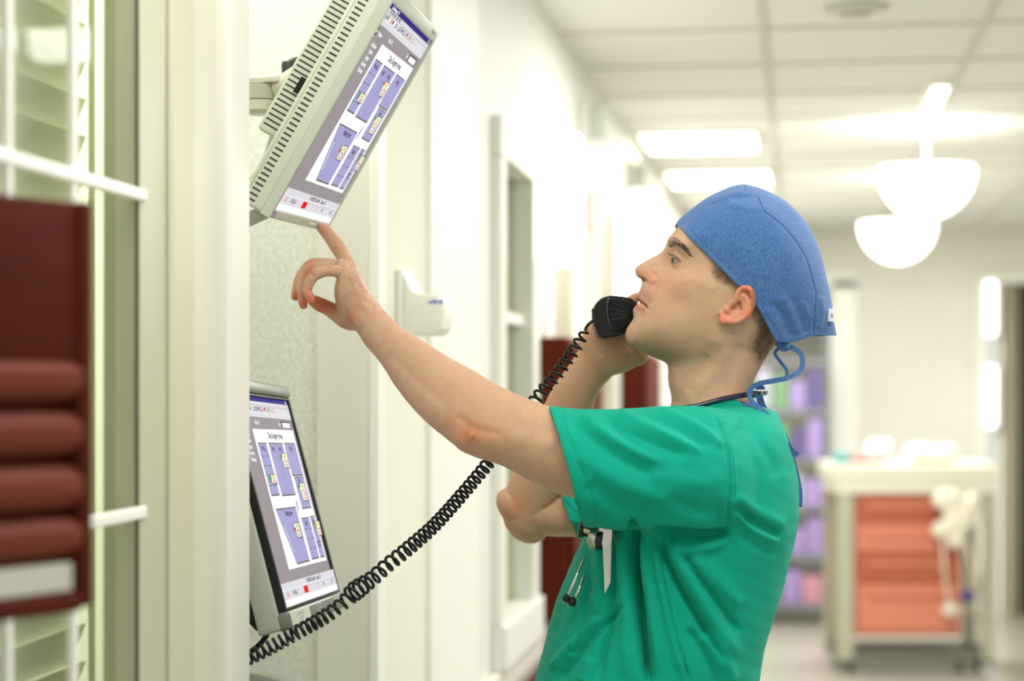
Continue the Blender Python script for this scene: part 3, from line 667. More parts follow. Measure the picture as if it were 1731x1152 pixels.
tag(MB(Fr).box((.019, zy(998), -.013), (.198, zy(950), -.004), .001).build('paper_tray_sheets', mat('pale_paper', (205, 206, 188), .7)), 'pale sheets of paper in the bottom slot of the wooden rack', 'papers')
for q_ in (530, 955): MB(Fr).box((.05, zy(q_ + 25), -.11), (.16, zy(q_ - 25), -.022), .003).build('wall_bracket', M_red, t)

# ---- supply shelf and cart at the end of the corridor
t = empty('supply_shelf', (-.1, 12.1, 0), 'tall dark wire supply shelf behind the man\'s collar', 'shelf')
m = MB()
for x in (-.38, .16):
    for y in (11.95, 12.35): m.tube([(x, y, 0), (x, y, 1.9)], .012, 8)
m.build('posts', mat('shelf_grey', (120, 124, 128), .4), t)
SZ = (.12, .42, .72, 1.02, 1.32, 1.62)
for z in SZ: MB().box((-.4, 11.93, z - .012), (.18, 12.37, z + .012)).build('shelf_board', mat('shelf_grey_b', (128, 130, 140), .5), t)
names = {'g': ('green', (112, 152, 106)), 'p': ('lilac', (156, 134, 186)), 'w': ('pale grey', (176, 178, 190)), 'v': ('dark violet', (92, 78, 130)), 'k': ('pink', (200, 142, 160))}
pat = ['ggpk', 'gwgpp', 'ggwp', 'gwgvp', 'gwgpv']
order = ['bottom', 'second', 'third', 'fourth', 'fifth']
pos_ = ['leftmost', 'second from left', 'third from left', 'fourth from left', 'rightmost']
for i, row in enumerate(pat):
    n = len(row); wdt = .52 / n
    for k, ch in enumerate(row):
        x0 = -.37 + k * wdt; h = .17 + .08 * ((i * 3 + k * 5) % 3) / 2
        o = MB().box((x0 + .006, 11.97, SZ[i] + .0122), (x0 + wdt - .006, 12.3, SZ[i] + .0122 + h), .008).build('supply_box', mat('box_' + ch, names[ch][1], .5))
        pp = 'rightmost' if k == n - 1 else pos_[k]
        tag(o, f'blurred {names[ch][0]} supply box, {pp} on the {order[i]} shelf from the floor', 'box', 'supply boxes on the wire shelf')
# cart
CDp = 9.87
def cp(x, y, d=CDp): return P(x, y, d)
Fk = Matrix(((RV[0], FV[0], 0, CAM[0] + FV[0] * CDp), (RV[1], FV[1], 0, CAM[1] + FV[1] * CDp), (0, 0, 1, 0), (0, 0, 0, 1)))
def kx(x): return (x - CX) / FPX * CDp
def kz(y): return 1.5 - (y - CY) / FPX * CDp
t = empty('medical_cart', tuple(Fk @ Vector((kx(1545), .25, 0))), 'wheeled cart with orange drawers and a cream top at the corridor end', 'cart')
M_ck = mat('cart_cream', (214, 212, 194), .45); M_or = mat('cart_orange', (204, 124, 98), .5); M_or2 = mat('cart_dark_orange', (170, 88, 60), .5); M_post = mat('cart_post', (172, 172, 150), .4)
MB(Fk).box((kx(1408), 0, kz(812)), (kx(1688), .5, kz(786)), .01).box((kx(1416), .01, kz(835)), (kx(1680), .49, kz(812))).build('top', M_ck, t)
for x0, x1 in ((1418, 1444), (1662, 1684)):
    for yy in (.02, .42): MB(Fk).box((kx(x0), yy, kz(1118)), (kx(x1), yy + .06, kz(835)), .005).build('post', M_post, t)
MB(Fk).box((kx(1448), .05, kz(1078)), (kx(1628), .45, kz(836)), .006).build('drawer_case', M_or, t)
for y0, y1_, mm in ((840, 882, M_or2), (890, 934, M_or), (938, 984, M_or2), (990, 1070, M_or)):
    d = MB(Fk).box((kx(1452), .03, kz(y1_)), (kx(1624), .05, kz(y0)), .005).build('drawer', mm, t)
    MB(Fk).box((kx(1466), .012, kz(y0 + 20)), (kx(1604), .03, kz(y0 + 12)), .003).build('drawer_handle', M_or, d)
MB(Fk).box((kx(1420), .03, kz(1124)), (kx(1682), .47, kz(1104)), .004).build('base', mat('cart_base', (104, 104, 94), .5), t)
for x in (1440, 1655):
    for yy in (.06, .44):
        c = Fk @ Vector((kx(x), yy, .042)); w_ = MB(); w_.lathe([(.0, -.014), (.036, -.014), (.042, -.008), (.042, .008), (.036, .014), (.0, .014)], c, axis=tuple(RV), n=24)
        w_.tube([c, c + Vector((0, 0, .05))], .01, 8); w_.build('caster', mat('caster_black', (52, 52, 50), .5), t, auto=True)
def blobthing(name, px, py, w, h, m, label, cat, seed, d=.25, e=2.6, zfloor=None):
    rg = np.random.default_rng(seed); mb = MB(); zt = kz(786) if zfloor is None else zfloor
    x = kx(px); n = 5
    for k in range(n):
        cx = x + (k - 2) / n * w * .8; hh = h * (.6 + .4 * rg.random()) / 2
        mb.ell(np.array(Fk @ Vector((cx, d + .03 * rg.normal(), zt + hh))), (RV * w * .24, FV * .07, UV * hh), 16)
    me = voxel(mb.mesh(), .008); laplace(me, 4); o = link(name, me, m, smooth=True); return tag(o, label, cat)
blobthing('folded_cloth', 1433, 770, .09, .06, mat('teal_cloth', (26, 128, 128), .7), 'small teal cloth on the left end of the cart top', 'cloth', 1, .2)
blobthing('folded_cloth', 1478, 770, .2, .05, mat('dull_red_cloth', (170, 112, 106), .7), 'dull red cloth on the cart top left of the white bundle', 'cloth', 2, .3)
blobthing('supply_bag', 1512, 740, .17, .13, mat('white_plastic_bag', (204, 205, 204), .5), 'tall white bundle standing on the cart top', 'bag', 3, .42)
blobthing('towel_pile', 1588, 760, .26, .10, mat('cream_towel', (226, 224, 206), .8), 'low cream pile of towels on the right of the cart top', 'towels', 4, .2)
mb = MB()
for (x, y, rx, rz) in ((1600, 845, .09, .06), (1618, 875, .085, .09), (1590, 895, .06, .05), (1640, 850, .05, .06), (1612, 915, .04, .04)):
    mb.ell(np.array(Fk @ Vector((kx(x), -.045, kz(y)))), (RV * rx, FV * .035, UV * rz), 18)
me = voxel(mb.mesh(), .008); laplace(me, 5)
tag(link('hanging_bag', me, mat('bag_cream', (218, 214, 192), .6), smooth=True), 'crumpled cream bag hanging over the orange drawers of the cart', 'bag')
t6 = empty('suction_tubing', tuple(Fk @ Vector((kx(1610), -.05, kz(1010)))), 'pale tubing with a navy bulb hanging from the cart front', 'tubing')
m = MB()
for pts in (((1590, 900), (1592, 960), (1600, 1020), (1618, 1035)), ((1625, 900), (1640, 960), (1640, 1015), (1625, 1035)), ((1655, 860), (1655, 950), (1648, 1000))):
    m.tube([np.array(Fk @ Vector((kx(x), -.05, kz(y)))) for x, y in pts], .008, 8)
m.ell(np.array(Fk @ Vector((kx(1603), -.05, kz(1030)))), (RV * .045, FV * .02, UV * .035), 14)
m.build('tube', mat('tube_pale', (214, 208, 188), .5), t6, smooth=True)
m = MB(); m.ell(np.array(Fk @ Vector((kx(1630), -.065, kz(1006)))), (RV * .042, FV * .03, UV * .032), 16); m.build('bulb', mat('navy_rubber', (48, 44, 120), .4), t6, smooth=True)
# glowing tubes and lilac spots, made up for bright reflections by the far door
for (y0, y1_, lab) in ((478, 565, 'glowing white vertical tube standing in for a reflection at the far right door frame, the upper one'), (622, 720, 'glowing white vertical tube standing in for a reflection at the far right door frame, the lower one')):
    d = 12.2; za = P(1675, y1_, d); zb = P(1675, y0, d)
    tl = empty('door_glint', tuple(za), lab, 'lamp', 'glowing stand-ins for reflections by the far right door')
    MB().tube([za, zb], .030, 16).build('glow_tube', M_glow, tl, smooth=True)
    MB().box((za[0] - .05, EY - .07, za[2] - .02), (za[0] + .05, EY - .041, zb[2] + .02), .005).tube([za + FV * .03 + UV * .02, za + FV * .42 + UV * .02], .008, 6).build('mount', M_cream, tl)
for y, lab in ((865, 'small lilac glow spot standing in for a reflection on the far right door frame, the upper one'), (905, 'small lilac glow spot standing in for a reflection on the far right door frame, the lower one')):
    m = MB(); m.ell(P(1675, y, 12.45), (RV * .032, FV * .02, UV * .032), 16); tag(m.build('lilac_glint', mat('lilac_glow', (190, 180, 235), .4, emit=(190, 180, 240), estr=.9), smooth=True), lab, 'lamp', 'lilac stand-ins for reflections on the far door frame')
# ------------------------------------------------------------------ the person
D0 = 2.6
person = empty('person', tuple(np.array([*P(1180, 0, D0)[:2], 0])), 'person in green scrubs and blue cap, pointing at a monitor and holding a telephone', 'person')
HO = [(1158, 366), (1150, 376), (1143.6, 386), (1137, 394.6), (1130.5, 404), (1127, 413), (1122.5, 421), (1111, 430), (1095, 438.5), (1081.6, 446.5), (1074.5, 452.5), (1072.3, 459), (1075, 465.5), (1080.5, 471), (1085, 476.5),
      (1083.5, 486), (1079, 494), (1075.2, 500), (1077, 505.5), (1083, 510.5), (1075, 516.5), (1069.3, 523), (1070.5, 531), (1071.5, 538), (1066, 546), (1059.5, 555), (1057, 566), (1059.5, 577), (1068, 586), (1079, 592.5), (1093, 599.5), (1106, 605), (1125, 613),
      (1160, 632), (1200, 642), (1245, 636), (1280, 618), (1303, 594), (1325, 566), (1352, 535), (1372, 495), (1378, 455), (1370, 418), (1350, 382), (1322, 352), (1290, 334), (1258, 326), (1225, 328), (1195, 339), (1174, 352)]
rim = resample(smooth_poly(HO, 6, True), 150)
CPS = [  # px, py, half breadth in mm
    (1270, 420, 74), (1300, 480, 71), (1320, 440, 66), (1255, 470, 73), (1240, 520, 69), (1205, 512, 69), (1180, 480, 66.5), (1155, 478, 60), (1190, 432, 64), (1167, 412, 60), (1215, 455, 70), (1230, 400, 69), (1250, 365, 54), (1200, 372, 56), (1300, 372, 54), (1345, 440, 54), (1345, 500, 52), (1310, 535, 60),
    (1151, 408, 54), (1141, 405, 42), (1135, 407, 28), (1165, 385, 53), (1153, 388, 35), (1146, 392, 22),
    (1158, 443, 49), (1150, 455, 47), (1140, 455, 38), (1132, 449, 24), (1126, 437, 13), (1131, 425, 22), (1145, 422, 42), (1156, 428, 51),
    (1114, 438, 9), (1110, 447, 11), (1112, 462, 15.5), (1098, 453, 9.5), (1085, 455, 8.5), (1082, 464, 9.5), (1103, 473, 17.5), (1092, 468, 13.5), (1099, 463, 14), (1096, 480, 14), (1110, 480, 22), (1120, 466, 26), (1131, 470, 38), (1125, 452, 20),
    (1090, 492, 16), (1097, 505, 22), (1087, 503, 14), (1095, 521, 25), (1110, 505, 34), (1115, 488, 31), (1078, 523, 12), (1086, 533, 20), (1083, 541, 20), (1069, 566, 15.5), (1076, 552, 18), (1085, 562, 27), (1101, 555, 38), (1100, 585, 25), (1082, 582, 18), (1130, 588, 40), (1125, 560, 48), (1150, 540, 58), (1172, 575, 56), (1195, 585, 57), (1142, 510, 52), (1168, 520, 62), (1185, 550, 62), (1215, 560, 64), (1160, 600, 46), (1200, 610, 50), (1250, 580, 60), (1285, 570, 54), (1280, 530, 66)]
G = RBF(list(map(tuple, rim)) + [c[:2] for c in CPS], [0] * len(rim) + [c[2] ** 2 for c in CPS], .02)
def headT(p): return np.sqrt(np.maximum(G(p), .04))
EYEC = np.array([1150.0, 440.5]); EYT = 31.0; mmpx = FPX / D0 / 1000
def features(px, py, T):
    def g(x, y, s, s2=None, ang=0):
        dx, dy = px - x, py - y; s2 = s2 or s; c, q = math.cos(ang), math.sin(ang); u = dx * c + dy * q; w = -dx * q + dy * c
        return np.exp(-(u / s) ** 2 - (w / s2) ** 2)
    def ln(pl, w, taper=.15):
        d, t = dist_poly(px, py, smooth_poly(pl, 5)); return np.exp(-(d / w) ** 2) * ss(0, taper, t) * ss(0, taper, 1 - t)
    # brow ridge, eyeball lids, socket
    T = T + 2.2 * ln([(1131, 408), (1146, 405), (1163, 424)], 7)
    d = np.hypot(px - EYEC[0], py - EYEC[1]) / mmpx
    lid = EYT + np.sqrt(np.maximum(13.4 ** 2 - d ** 2, 0)); k = ss(13.4, 10.5, d)
    T = T * (1 - k) + np.maximum(T, lid) * k
    op = [(1135.5, 436.5), (1139, 435.5), (1143.5, 439), (1148.5, 444.5), (1144, 446.8), (1139, 448.2), (1136, 445)]
    inside = in_poly(px, py, op); dd, _ = dist_poly(px, py, op + [op[0]]); sd = np.where(inside, dd, -dd)
    T = T - 4.2 * ss(-.6, 1.2, sd)
    T = T + 1.0 * ln([(1133, 431), (1140, 430), (1147, 436), (1153, 443)], 1.7, .1)
    T = T - 1.5 * ln([(1136, 425), (1144, 424.5), (1152, 431), (1157, 439)], 1.6)
    T = T + .6 * ln([(1137, 452.5), (1145, 450.5), (1152, 446)], 1.8)
    T = T - 1.0 * ln([(1136, 457), (1147, 458), (1160, 452)], 3)
    # nose wing and nostril
    T = T + 2.2 * g(1103, 474, 7.5, 6.5) - 2.6 * ln([(1098, 461), (1107, 464), (1112, 473), (1108, 482), (1100, 484)], 2.4, .2)
    T = T - 8.5 * g(1085, 473.0, 6, 2.6, rad(22)) - 2.2 * g(1091, 476, 4, 1.6, rad(20))
    T = T - 1.0 * ln([(1108, 484), (1106, 500), (1103, 515)], 4)
    # mouth
    T = T - 3.8 * ln([(1081, 509.5), (1088, 514), (1095.5, 522)], 1.35, .08) + 1.4 * ln([(1079, 505), (1087, 510), (1094, 518)], 2.4, .3) + 1.9 * ln([(1074, 519), (1083, 520.5), (1091, 524)], 3.4, .25)
    T = T - 1.0 * g(1098, 524, 3.5) - .8 * ln([(1082, 486), (1079, 494)], 3) - 1.2 * ln([(1080, 536), (1092, 534)], 4)
    # cheek, temple, jaw line, masseter, neck tendon
    T = T + 1.2 * ln([(1150, 470), (1180, 474), (1210, 495)], 9) - 1.2 * g(1150, 515, 17) + 1.4 * g(1190, 560, 22) - 1.2 * g(1200, 450, 14)
    T = T - 1.8 * ln([(1213, 532), (1209, 545), (1213, 556)], 2.6)
    return T
# near/far relief mesh
nA, nR = 620, 130
ro = resample(smooth_poly(HO, 8, True), nA); C0 = np.array([1222.0, 492.0])
rr = np.linspace(0, 1, nR + 1)[1:]; sfac = 1 - (1 - rr) ** 2
pts = np.concatenate([C0[None]] + [C0 + (ro - C0) * s for s in sfac])
T = headT(pts); T[-nA:] = 0
Tn = features(pts[:, 0], pts[:, 1], T); Tn = np.where(T < 6, T + (Tn - T) * (T / 6), Tn); Tn = np.maximum(Tn, 0); Tn[-nA:] = 0
near = np.array([P(p[0], p[1], D0 - t / 1000) for p, t in zip(pts, Tn)]); far = near + FV * (2 * Tn / 1000)[:, None]
nv = len(pts); B = MB(); idf = list(range(nv, 2 * nv - nA)) + list(range(nv - nA, nv))
vs = np.concatenate([near, far[:nv - nA]])
fs = []
for k in range(nA):
    k2 = (k + 1) % nA
    for side in (0, 1):
        I = (lambda i: i) if side == 0 else (lambda i: idf[i])
        q = [I(0), I(1 + k), I(1 + k2)]; fs.append(q if side else q[::-1])
        for r in range(nR - 1):
            a_ = 1 + r * nA; b2 = a_ + nA; q = [I(a_ + k), I(b2 + k), I(b2 + k2), I(a_ + k2)]; fs.append(q if side else q[::-1])
hm = bpy.data.meshes.new('h'); hm.from_pydata([tuple(v) for v in vs], [], fs); bm = bmesh.new(); bm.from_mesh(hm); bmesh.ops.recalc_face_normals(bm, faces=bm.faces[:])
B.bm(bm)
# neck
def hsec(y, xl, xr, hd, d=D0): a = P(xl, y, d); b = P(xr, y, d); return np.concatenate([(a + b) / 2, (b - a) / 2, FV * hd])
loft(B, [hsec(548, 1168, 1312, .050), hsec(580, 1150, 1308, .054), hsec(602, 1136, 1297, .056), hsec(625, 1129, 1284, .057), hsec(650, 1130, 1273, .058), hsec(680, 1135, 1272, .063), hsec(715, 1120, 1288, .08), hsec(760, 1095, 1300, .11)], 48, 5)
# ears
def PT(x, y, t): return P(x, y, D0 - t / 1000)
def earT(x, y): return 71.5 + (x - 1215) * .27 + (540 - y) * .04
def ear(mirror):
    E = MB()
    def tb(pl, r, dt=0):
        c = catmull([(x, y, earT(x, y) + dt) for x, y in pl], 5); E.tube([PT(*q) for q in c], list(np.interp(np.linspace(0, 1, len(c)), np.linspace(0, 1, len(r)), r)), 12)
        for q, rr_ in ((c[0], r[0]), (c[-1], r[-1])): E.ell(PT(*q), (RV * rr_, FV * rr_, UV * rr_), 10)
    tb([(1243, 512), (1245, 501), (1249, 492), (1257, 487), (1266, 488), (1272, 496), (1273, 508), (1271, 520), (1265, 531), (1255, 539), (1243, 545)], [.0024, .003, .0034, .0036, .0036, .0036, .0036, .0038, .0036, .0036, .0036])
    tb([(1255, 499), (1263, 506), (1263, 518), (1256, 529), (1245, 536), (1236, 536)], [.0022, .003, .0034, .0034, .0032, .003], -2.2)
    tb([(1250, 508), (1258, 504)], [.002, .0028], -3)
    tb([(1247, 507), (1243, 516), (1238, 520)], [.0022, .002, .0016], -3.5)
    for (x, y, rx, ry, dt, th) in ((1226, 541, 11, 9, -1.5, 4.0), (1236, 543, 12, 7, -1, 4.2), (1229, 524, 5.5, 7, -2.2, 4.2), (1222, 534, 6, 9, -3.5, 4), (1252, 519, 19, 17, -9.5, 3.2), (1246, 533, 14, 10, -6, 4), (1240, 524, 14, 20, -15, 9), (1258, 510, 12, 18, -14, 7), (1257, 500, 13, 12, -3.6, 2.2), (1262, 512, 10, 16, -4.2, 2.2)):
        E.ell(PT(x, y, earT(x, y) + dt), (RV * rx / FPX * 2.52, FV * th / 1000, UV * ry / FPX * 2.52), 20)
    if mirror:
        for i, v in enumerate(E.v):
            w = np.array(v); dd = (w - CAM) @ FV; E.v[i] = tuple(w + FV * 2 * (D0 - dd))
        E.f = [f[::-1] for f in E.f]
    b = len(B.v); B.v += E.v; B.f += [tuple(b + i for i in f) for f in E.f]; B.mi += [0] * len(E.f)
ear(0); ear(1)
# near (left) arm
loft(B, [sec((640, 512), (603, 560), 2.632, .026), sec((655, 531), (616, 583), 2.618, .027), sec((683, 556), (641, 612), 2.60, .031), sec((725, 583), (668, 653), 2.57, .037), sec((767, 608), (697, 690), 2.535, .042), sec((808, 630), (733, 725), 2.50, .045), sec((846, 653), (790, 768), 2.465, .045), sec((885, 671), (850, 789), 2.45, .046),
         sec((925, 686), (912, 822), 2.44, .05), sec((965, 692), (968, 842), 2.435, .053), sec((1050, 705), (1060, 862), 2.43, .058), sec((1150, 712), (1150, 870), 2.44, .06), sec((1230, 740), (1220, 860), 2.47, .06)], 48, 6)
B.ell(P(792, 736, 2.462), (RV * .022, FV * .026, UV * .024), 18)   # elbow point
# near hand: palm and five digits
loft(B, [sec((584, 441), (572, 466), 2.618, .030), sec((601, 446), (568, 478), 2.618, .037), sec((609, 462), (566, 500), 2.62, .038), sec((619, 483), (571, 525), 2.624, .036), sec((632, 502), (588, 549), 2.63, .031), sec((644, 518), (606, 563), 2.628, .027)], 40, 6, e=2.5)
limb(B, [(592, 458, 2.645, 12), (586, 444, 2.650, 13.5), (579, 431, 2.660, 12.6), (569, 415, 2.672, 13), (560, 403, 2.681, 11.4), (552, 393, 2.689, 11), (545, 386, 2.693, 9.6)])        # index finger
limb(B, [(590, 452, 2.630, 11), (560, 447, 2.632, 10), (528, 448, 2.632, 11), (514, 459, 2.632, 9.4), (506, 474, 2.631, 9.2), (502, 488, 2.628, 8.6), (499, 502, 2.624, 7.2)])           # middle
limb(B, [(588, 456, 2.612, 11), (555, 452, 2.610, 10.2), (526, 455, 2.609, 10.6), (515, 468, 2.609, 9.6), (510, 488, 2.608, 9.4), (511, 503, 2.605, 8.8), (513, 516, 2.602, 7.4)])           # ring
limb(B, [(584, 461, 2.592, 11.5), (556, 458, 2.589, 9.6), (535, 463, 2.587, 10.6), (525, 474, 2.587, 9.2), (519, 491, 2.587, 8.4), (524, 502, 2.585, 8.2), (526, 508, 2.584, 7.0)])            # little
limb(B, [(606, 545, 2.650, 16), (588, 542, 2.655, 17.5), (570, 531, 2.654, 14.5), (554, 521, 2.648, 12.8), (541, 515, 2.642, 12.4), (530, 509, 2.636, 10)], flat=.95)      # thumb
B.ell(P(592, 525, 2.648), (RV * .022, FV * .016, UV * .028), 18)
# far (right) arm
loft(B, [sec((990, 562), (1050, 606), 2.70, .02, 2.70), sec((979, 588), (1035, 638), 2.71, .024, 2.71), sec((961, 618), (1018, 655), 2.72, .029, 2.72), sec((937, 652), (1003, 690), 2.735, .036, 2.735), sec((912, 700), (995, 735), 2.755, .041, 2.755), sec((884, 755), (975, 800), 2.775, .043, 2.775), sec((860, 812), (948, 855), 2.785, .042, 2.785), sec((850, 850), (930, 896), 2.79, .038, 2.79)], 40, 6)
loft(B, [sec((868, 826), (880, 898), 2.79, .036), sec((905, 836), (912, 905), 2.79, .040), sec((950, 838), (955, 908), 2.785, .043), sec((1010, 815), (1020, 905), 2.775, .048), sec((1100, 760), (1120, 880), 2.765, .055), sec((1180, 730), (1190, 840), 2.75, .058)], 36, 6)
B.ell(P(876, 860, 2.79), (RV * .024, FV * .026, UV * .028), 18)
# far hand
loft(B, [sec((988, 560), (1024, 638), 2.70, .019), sec((1002, 545), (1048, 633), 2.695, .020), sec((1032, 535), (1072, 622), 2.695, .020), sec((1060, 530), (1094, 600), 2.70, .018)], 36, 6, e=2.4)
B.ell(P(1040, 600, 2.688), (RV * .032, FV * .018, UV * .024), 18)
B.ell(P(1078, 600, 2.69), (RV * .016, FV * .014, UV * .016), 14)
limb(B, [(1068, 545, 2.700, 12), (1085, 530, 2.725, 11), (1098, 518, 2.745, 11), (1112, 505, 2.745, 10.5), (1118, 500, 2.73, 9)])
limb(B, [(1076, 560, 2.702, 12), (1096, 548, 2.732, 11), (1112, 538, 2.75, 11), (1128, 524, 2.748, 10.5), (1134, 514, 2.73, 9)])
limb(B, [(1082, 575, 2.700, 12), (1104, 566, 2.732, 11), (1122, 556, 2.748, 10.5), (1138, 542, 2.745, 10), (1144, 530, 2.73, 9)])
limb(B, [(1086, 590, 2.700, 11), (1106, 584, 2.730, 9.5), (1122, 576, 2.742, 9), (1136, 562, 2.738, 8.5), (1142, 552, 2.726, 7.5)])
limb(B, [(1040, 560, 2.698, 14), (1052, 540, 2.700, 12.5), (1062, 520, 2.698, 11.5), (1070, 508, 2.694, 10.5), (1076, 502, 2.692, 8)])            # thumb, up beyond the mouthpiece
me = voxel(B.mesh(), .00125)
v = getv(me); px, py, dp = proj(v)
# smooth joints, keep the face crisp
w = np.full(len(v), .55); face = (px > 1050) & (px < 1290) & (py < 620) & (dp < 2.62); w[face] = .22
w[(px < 860)] = .8; w[(px < 566) & (dp < 2.75)] = .3; laplace(me, 7, w, 1.0)
v = getv(me); px, py, dp = proj(v)
arm = ((px > 585) & (px < 660) & (py > 425)) | ((px < 660) & (px > 575) & (py > 468)); w = np.where(arm & (dp < 2.75), .9, 0.0)
w = np.maximum(w, np.where((px > 740) & (px < 860) & (dp < 2.6) & (py > 600), .9, 0)); w = np.maximum(w, np.where((px > 950) & (px < 1060) & (dp > 2.64) & (py > 555), .9, 0)); w = np.maximum(w, np.where((px > 1130) & (px < 1306) & (py > 575) & (py < 650) & (dp < 2.75), .9, 0)); w = np.maximum(w, np.where((px > 1112) & (px < 1180) & (py > 608) & (py < 640), .6, 0)); laplace(me, 34, w, 1.0); w[px < 1110] = 0; laplace(me, 60, w, 1.0)
def disp(me, rows, dlo=0, dhi=9, only_near=True, gain=1.0):
    v = getv(me); n = getn(me); px, py, dp = proj(v); fc = -(n @ FV); k = (dp > dlo) & (dp < dhi); m = ss(-.05, .25, fc) * k if only_near else k.astype(float)
    off = np.zeros(len(v))
    for pl, wd, amp in rows:
        pl = smooth_poly(pl, 5) if len(pl) > 2 else np.array(pl, float); x0, y0 = pl.min(0) - 3 * wd; x1, y1 = pl.max(0) + 3 * wd
        s = np.where((px > x0) & (px < x1) & (py > y0) & (py < y1) & (m > 0))[0]
        if len(s) == 0: continue
        d, t = dist_poly(px[s], py[s], pl); off[s] += amp * np.exp(-(d / wd) ** 2) * ss(0, .18, t) * ss(0, .18, 1 - t)
    setv(me, v + n * (off * m * gain)[:, None])
M3 = .001
disp(me, [  # tendons, creases of the near hand and arm
    ([(578, 452), (560, 456), (540, 460)], 4, .6 * M3), ([(598, 452), (606, 470), (618, 495)], 3.5, .9 * M3), ([(590, 458), (597, 480), (608, 500)], 3.5, .6 * M3), ([(590, 470), (594, 490)], 4, -.6 * M3),
    ([(563, 478), (570, 470), (575, 462)], 2.2, -1.4 * M3), ([(567, 470), (572, 478), (568, 486)], 2, -.9 * M3), ([(522, 461), (534, 470)], 2.4, -1.1 * M3), ([(560, 450), (545, 452)], 6, -.9 * M3), ([(556, 463), (546, 463)], 6, -.6 * M3), ([(521, 474), (526, 484)], 5, -.5 * M3), ([(596, 446), (604, 452)], 6, 1.3 * M3), ([(580, 450), (584, 456)], 6, 1.0 * M3), ([(527, 456), (535, 459)], 5, .8 * M3), ([(514, 494), (530, 490)], 1.6, -.7 * M3), ([(503, 488), (516, 486)], 1.6, -.6 * M3), ([(573, 424), (562, 420)], 2, -.6 * M3), ([(572, 412), (566, 419)], 4.5, .8 * M3), ([(557, 398), (549, 401)], 1.8, -.5 * M3),
    ([(612, 505), (632, 518)], 3, -.7 * M3), ([(606, 520), (622, 535)], 3, -.6 * M3), ([(582, 500), (584, 525), (596, 545)], 4, -.9 * M3), ([(590, 535), (600, 545), (604, 560)], 3, .9 * M3), ([(634, 520), (640, 530)], 7, 1.3 * M3),
    ([(566, 500), (568, 520), (572, 538)], 3, -1.2 * M3), ([(548, 505), (552, 520)], 2, -.7 * M3), ([(563, 512), (567, 528)], 2, -.8 * M3),
    ([(650, 590), (700, 640), (760, 690)], 10, -1.4 * M3), ([(690, 590), (750, 635), (820, 680)], 16, 1.6 * M3), ([(770, 700), (800, 725), (850, 735)], 8, -1.5 * M3), ([(790, 735), (800, 742)], 12, 2.0 * M3), ([(820, 690), (880, 720), (930, 745)], 20, -1.5 * M3),
    ([(940, 760), (900, 742), (850, 742)], 14, 1.5 * M3)], 0, 2.72)
disp(me, [([(1233, 585), (1210, 620), (1180, 660), (1160, 690)], 13, 3.2 * M3), ([(1200, 600), (1180, 630), (1160, 665)], 11, -2.2 * M3), ([(1255, 580), (1240, 620), (1228, 670)], 12, -1.6 * M3), ([(1136, 620), (1142, 650), (1145, 680)], 8, 1.5 * M3),
          ([(1064, 598), (1061, 606), (1058, 618)], 1.8, -1.6 * M3), ([(1010, 590), (1022, 582), (1040, 577)], 2, -.8 * M3), ([(1008, 600), (1030, 594), (1050, 580)], 2.2, -.8 * M3), ([(947, 838), (930, 855), (915, 862)], 3, -2.2 * M3)], 2.5, 2.9)
# skin colour, plus shade painted into mouth line, nostril and ear hollow
v = getv(me); n = getn(me); px, py, dp = proj(v); nearface = (dp < D0 + .01)
c = np.tile(s2l((201, 162, 132)), (len(v), 1))
def paint(mask, rgb_, amt=1.0):
    global c
    m = (np.clip(mask, 0, 1) * amt)[:, None]; c = c * (1 - m) + s2l(rgb_) * m
def gg(x, y, s, s2=None): return np.exp(-((px - x) / s) ** 2 - ((py - y) / (s2 or s)) ** 2)
def lnm(pl, w, tp=.1): d, t = dist_poly(px, py, smooth_poly(pl, 5)); return np.exp(-(d / w) ** 2) * ss(0, tp, t) * ss(0, tp, 1 - t)
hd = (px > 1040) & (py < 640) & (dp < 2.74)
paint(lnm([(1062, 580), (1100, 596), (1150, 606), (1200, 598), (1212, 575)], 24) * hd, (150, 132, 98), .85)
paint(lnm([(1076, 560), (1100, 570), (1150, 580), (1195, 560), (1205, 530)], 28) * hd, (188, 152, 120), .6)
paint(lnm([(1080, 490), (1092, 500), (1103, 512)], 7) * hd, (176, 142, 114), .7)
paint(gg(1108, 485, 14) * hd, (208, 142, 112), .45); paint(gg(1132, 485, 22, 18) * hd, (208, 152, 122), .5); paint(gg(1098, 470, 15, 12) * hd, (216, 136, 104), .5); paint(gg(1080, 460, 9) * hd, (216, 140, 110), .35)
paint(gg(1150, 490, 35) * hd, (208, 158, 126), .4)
paint(lnm([(1077, 504), (1086, 510), (1094, 518)], 2.8) * hd, (176, 100, 82), .8); paint(lnm([(1074, 520), (1083, 520), (1092, 524)], 4.2) * hd, (196, 118, 98), .8); paint(lnm([(1082, 510), (1088, 514), (1096, 522)], 1.2) * hd, (60, 28, 22), .9)  # last stroke paints crease shade along the mouth line
paint(np.exp(-(((px - 1085) * .93 + (py - 473.0) * .37) / 6) ** 2 - ((-(px - 1085) * .37 + (py - 473.0) * .93) / 2.4) ** 2) * hd, (74, 36, 26), .95)  # shade inside the nostril painted as dark colour
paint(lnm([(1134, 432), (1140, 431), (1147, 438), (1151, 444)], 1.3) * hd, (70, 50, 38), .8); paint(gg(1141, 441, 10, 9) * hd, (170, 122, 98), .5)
eo = [(1211, 545), (1214, 533), (1222, 525), (1240, 510), (1243, 492), (1256, 482), (1272, 486), (1280, 505), (1276, 528), (1262, 542), (1240, 550), (1220, 558)]
de, _ = dist_poly(px, py, eo + [eo[0]]); em = np.where(in_poly(px, py, eo), 1, ss(3, 0, de)) * (dp < 2.533)
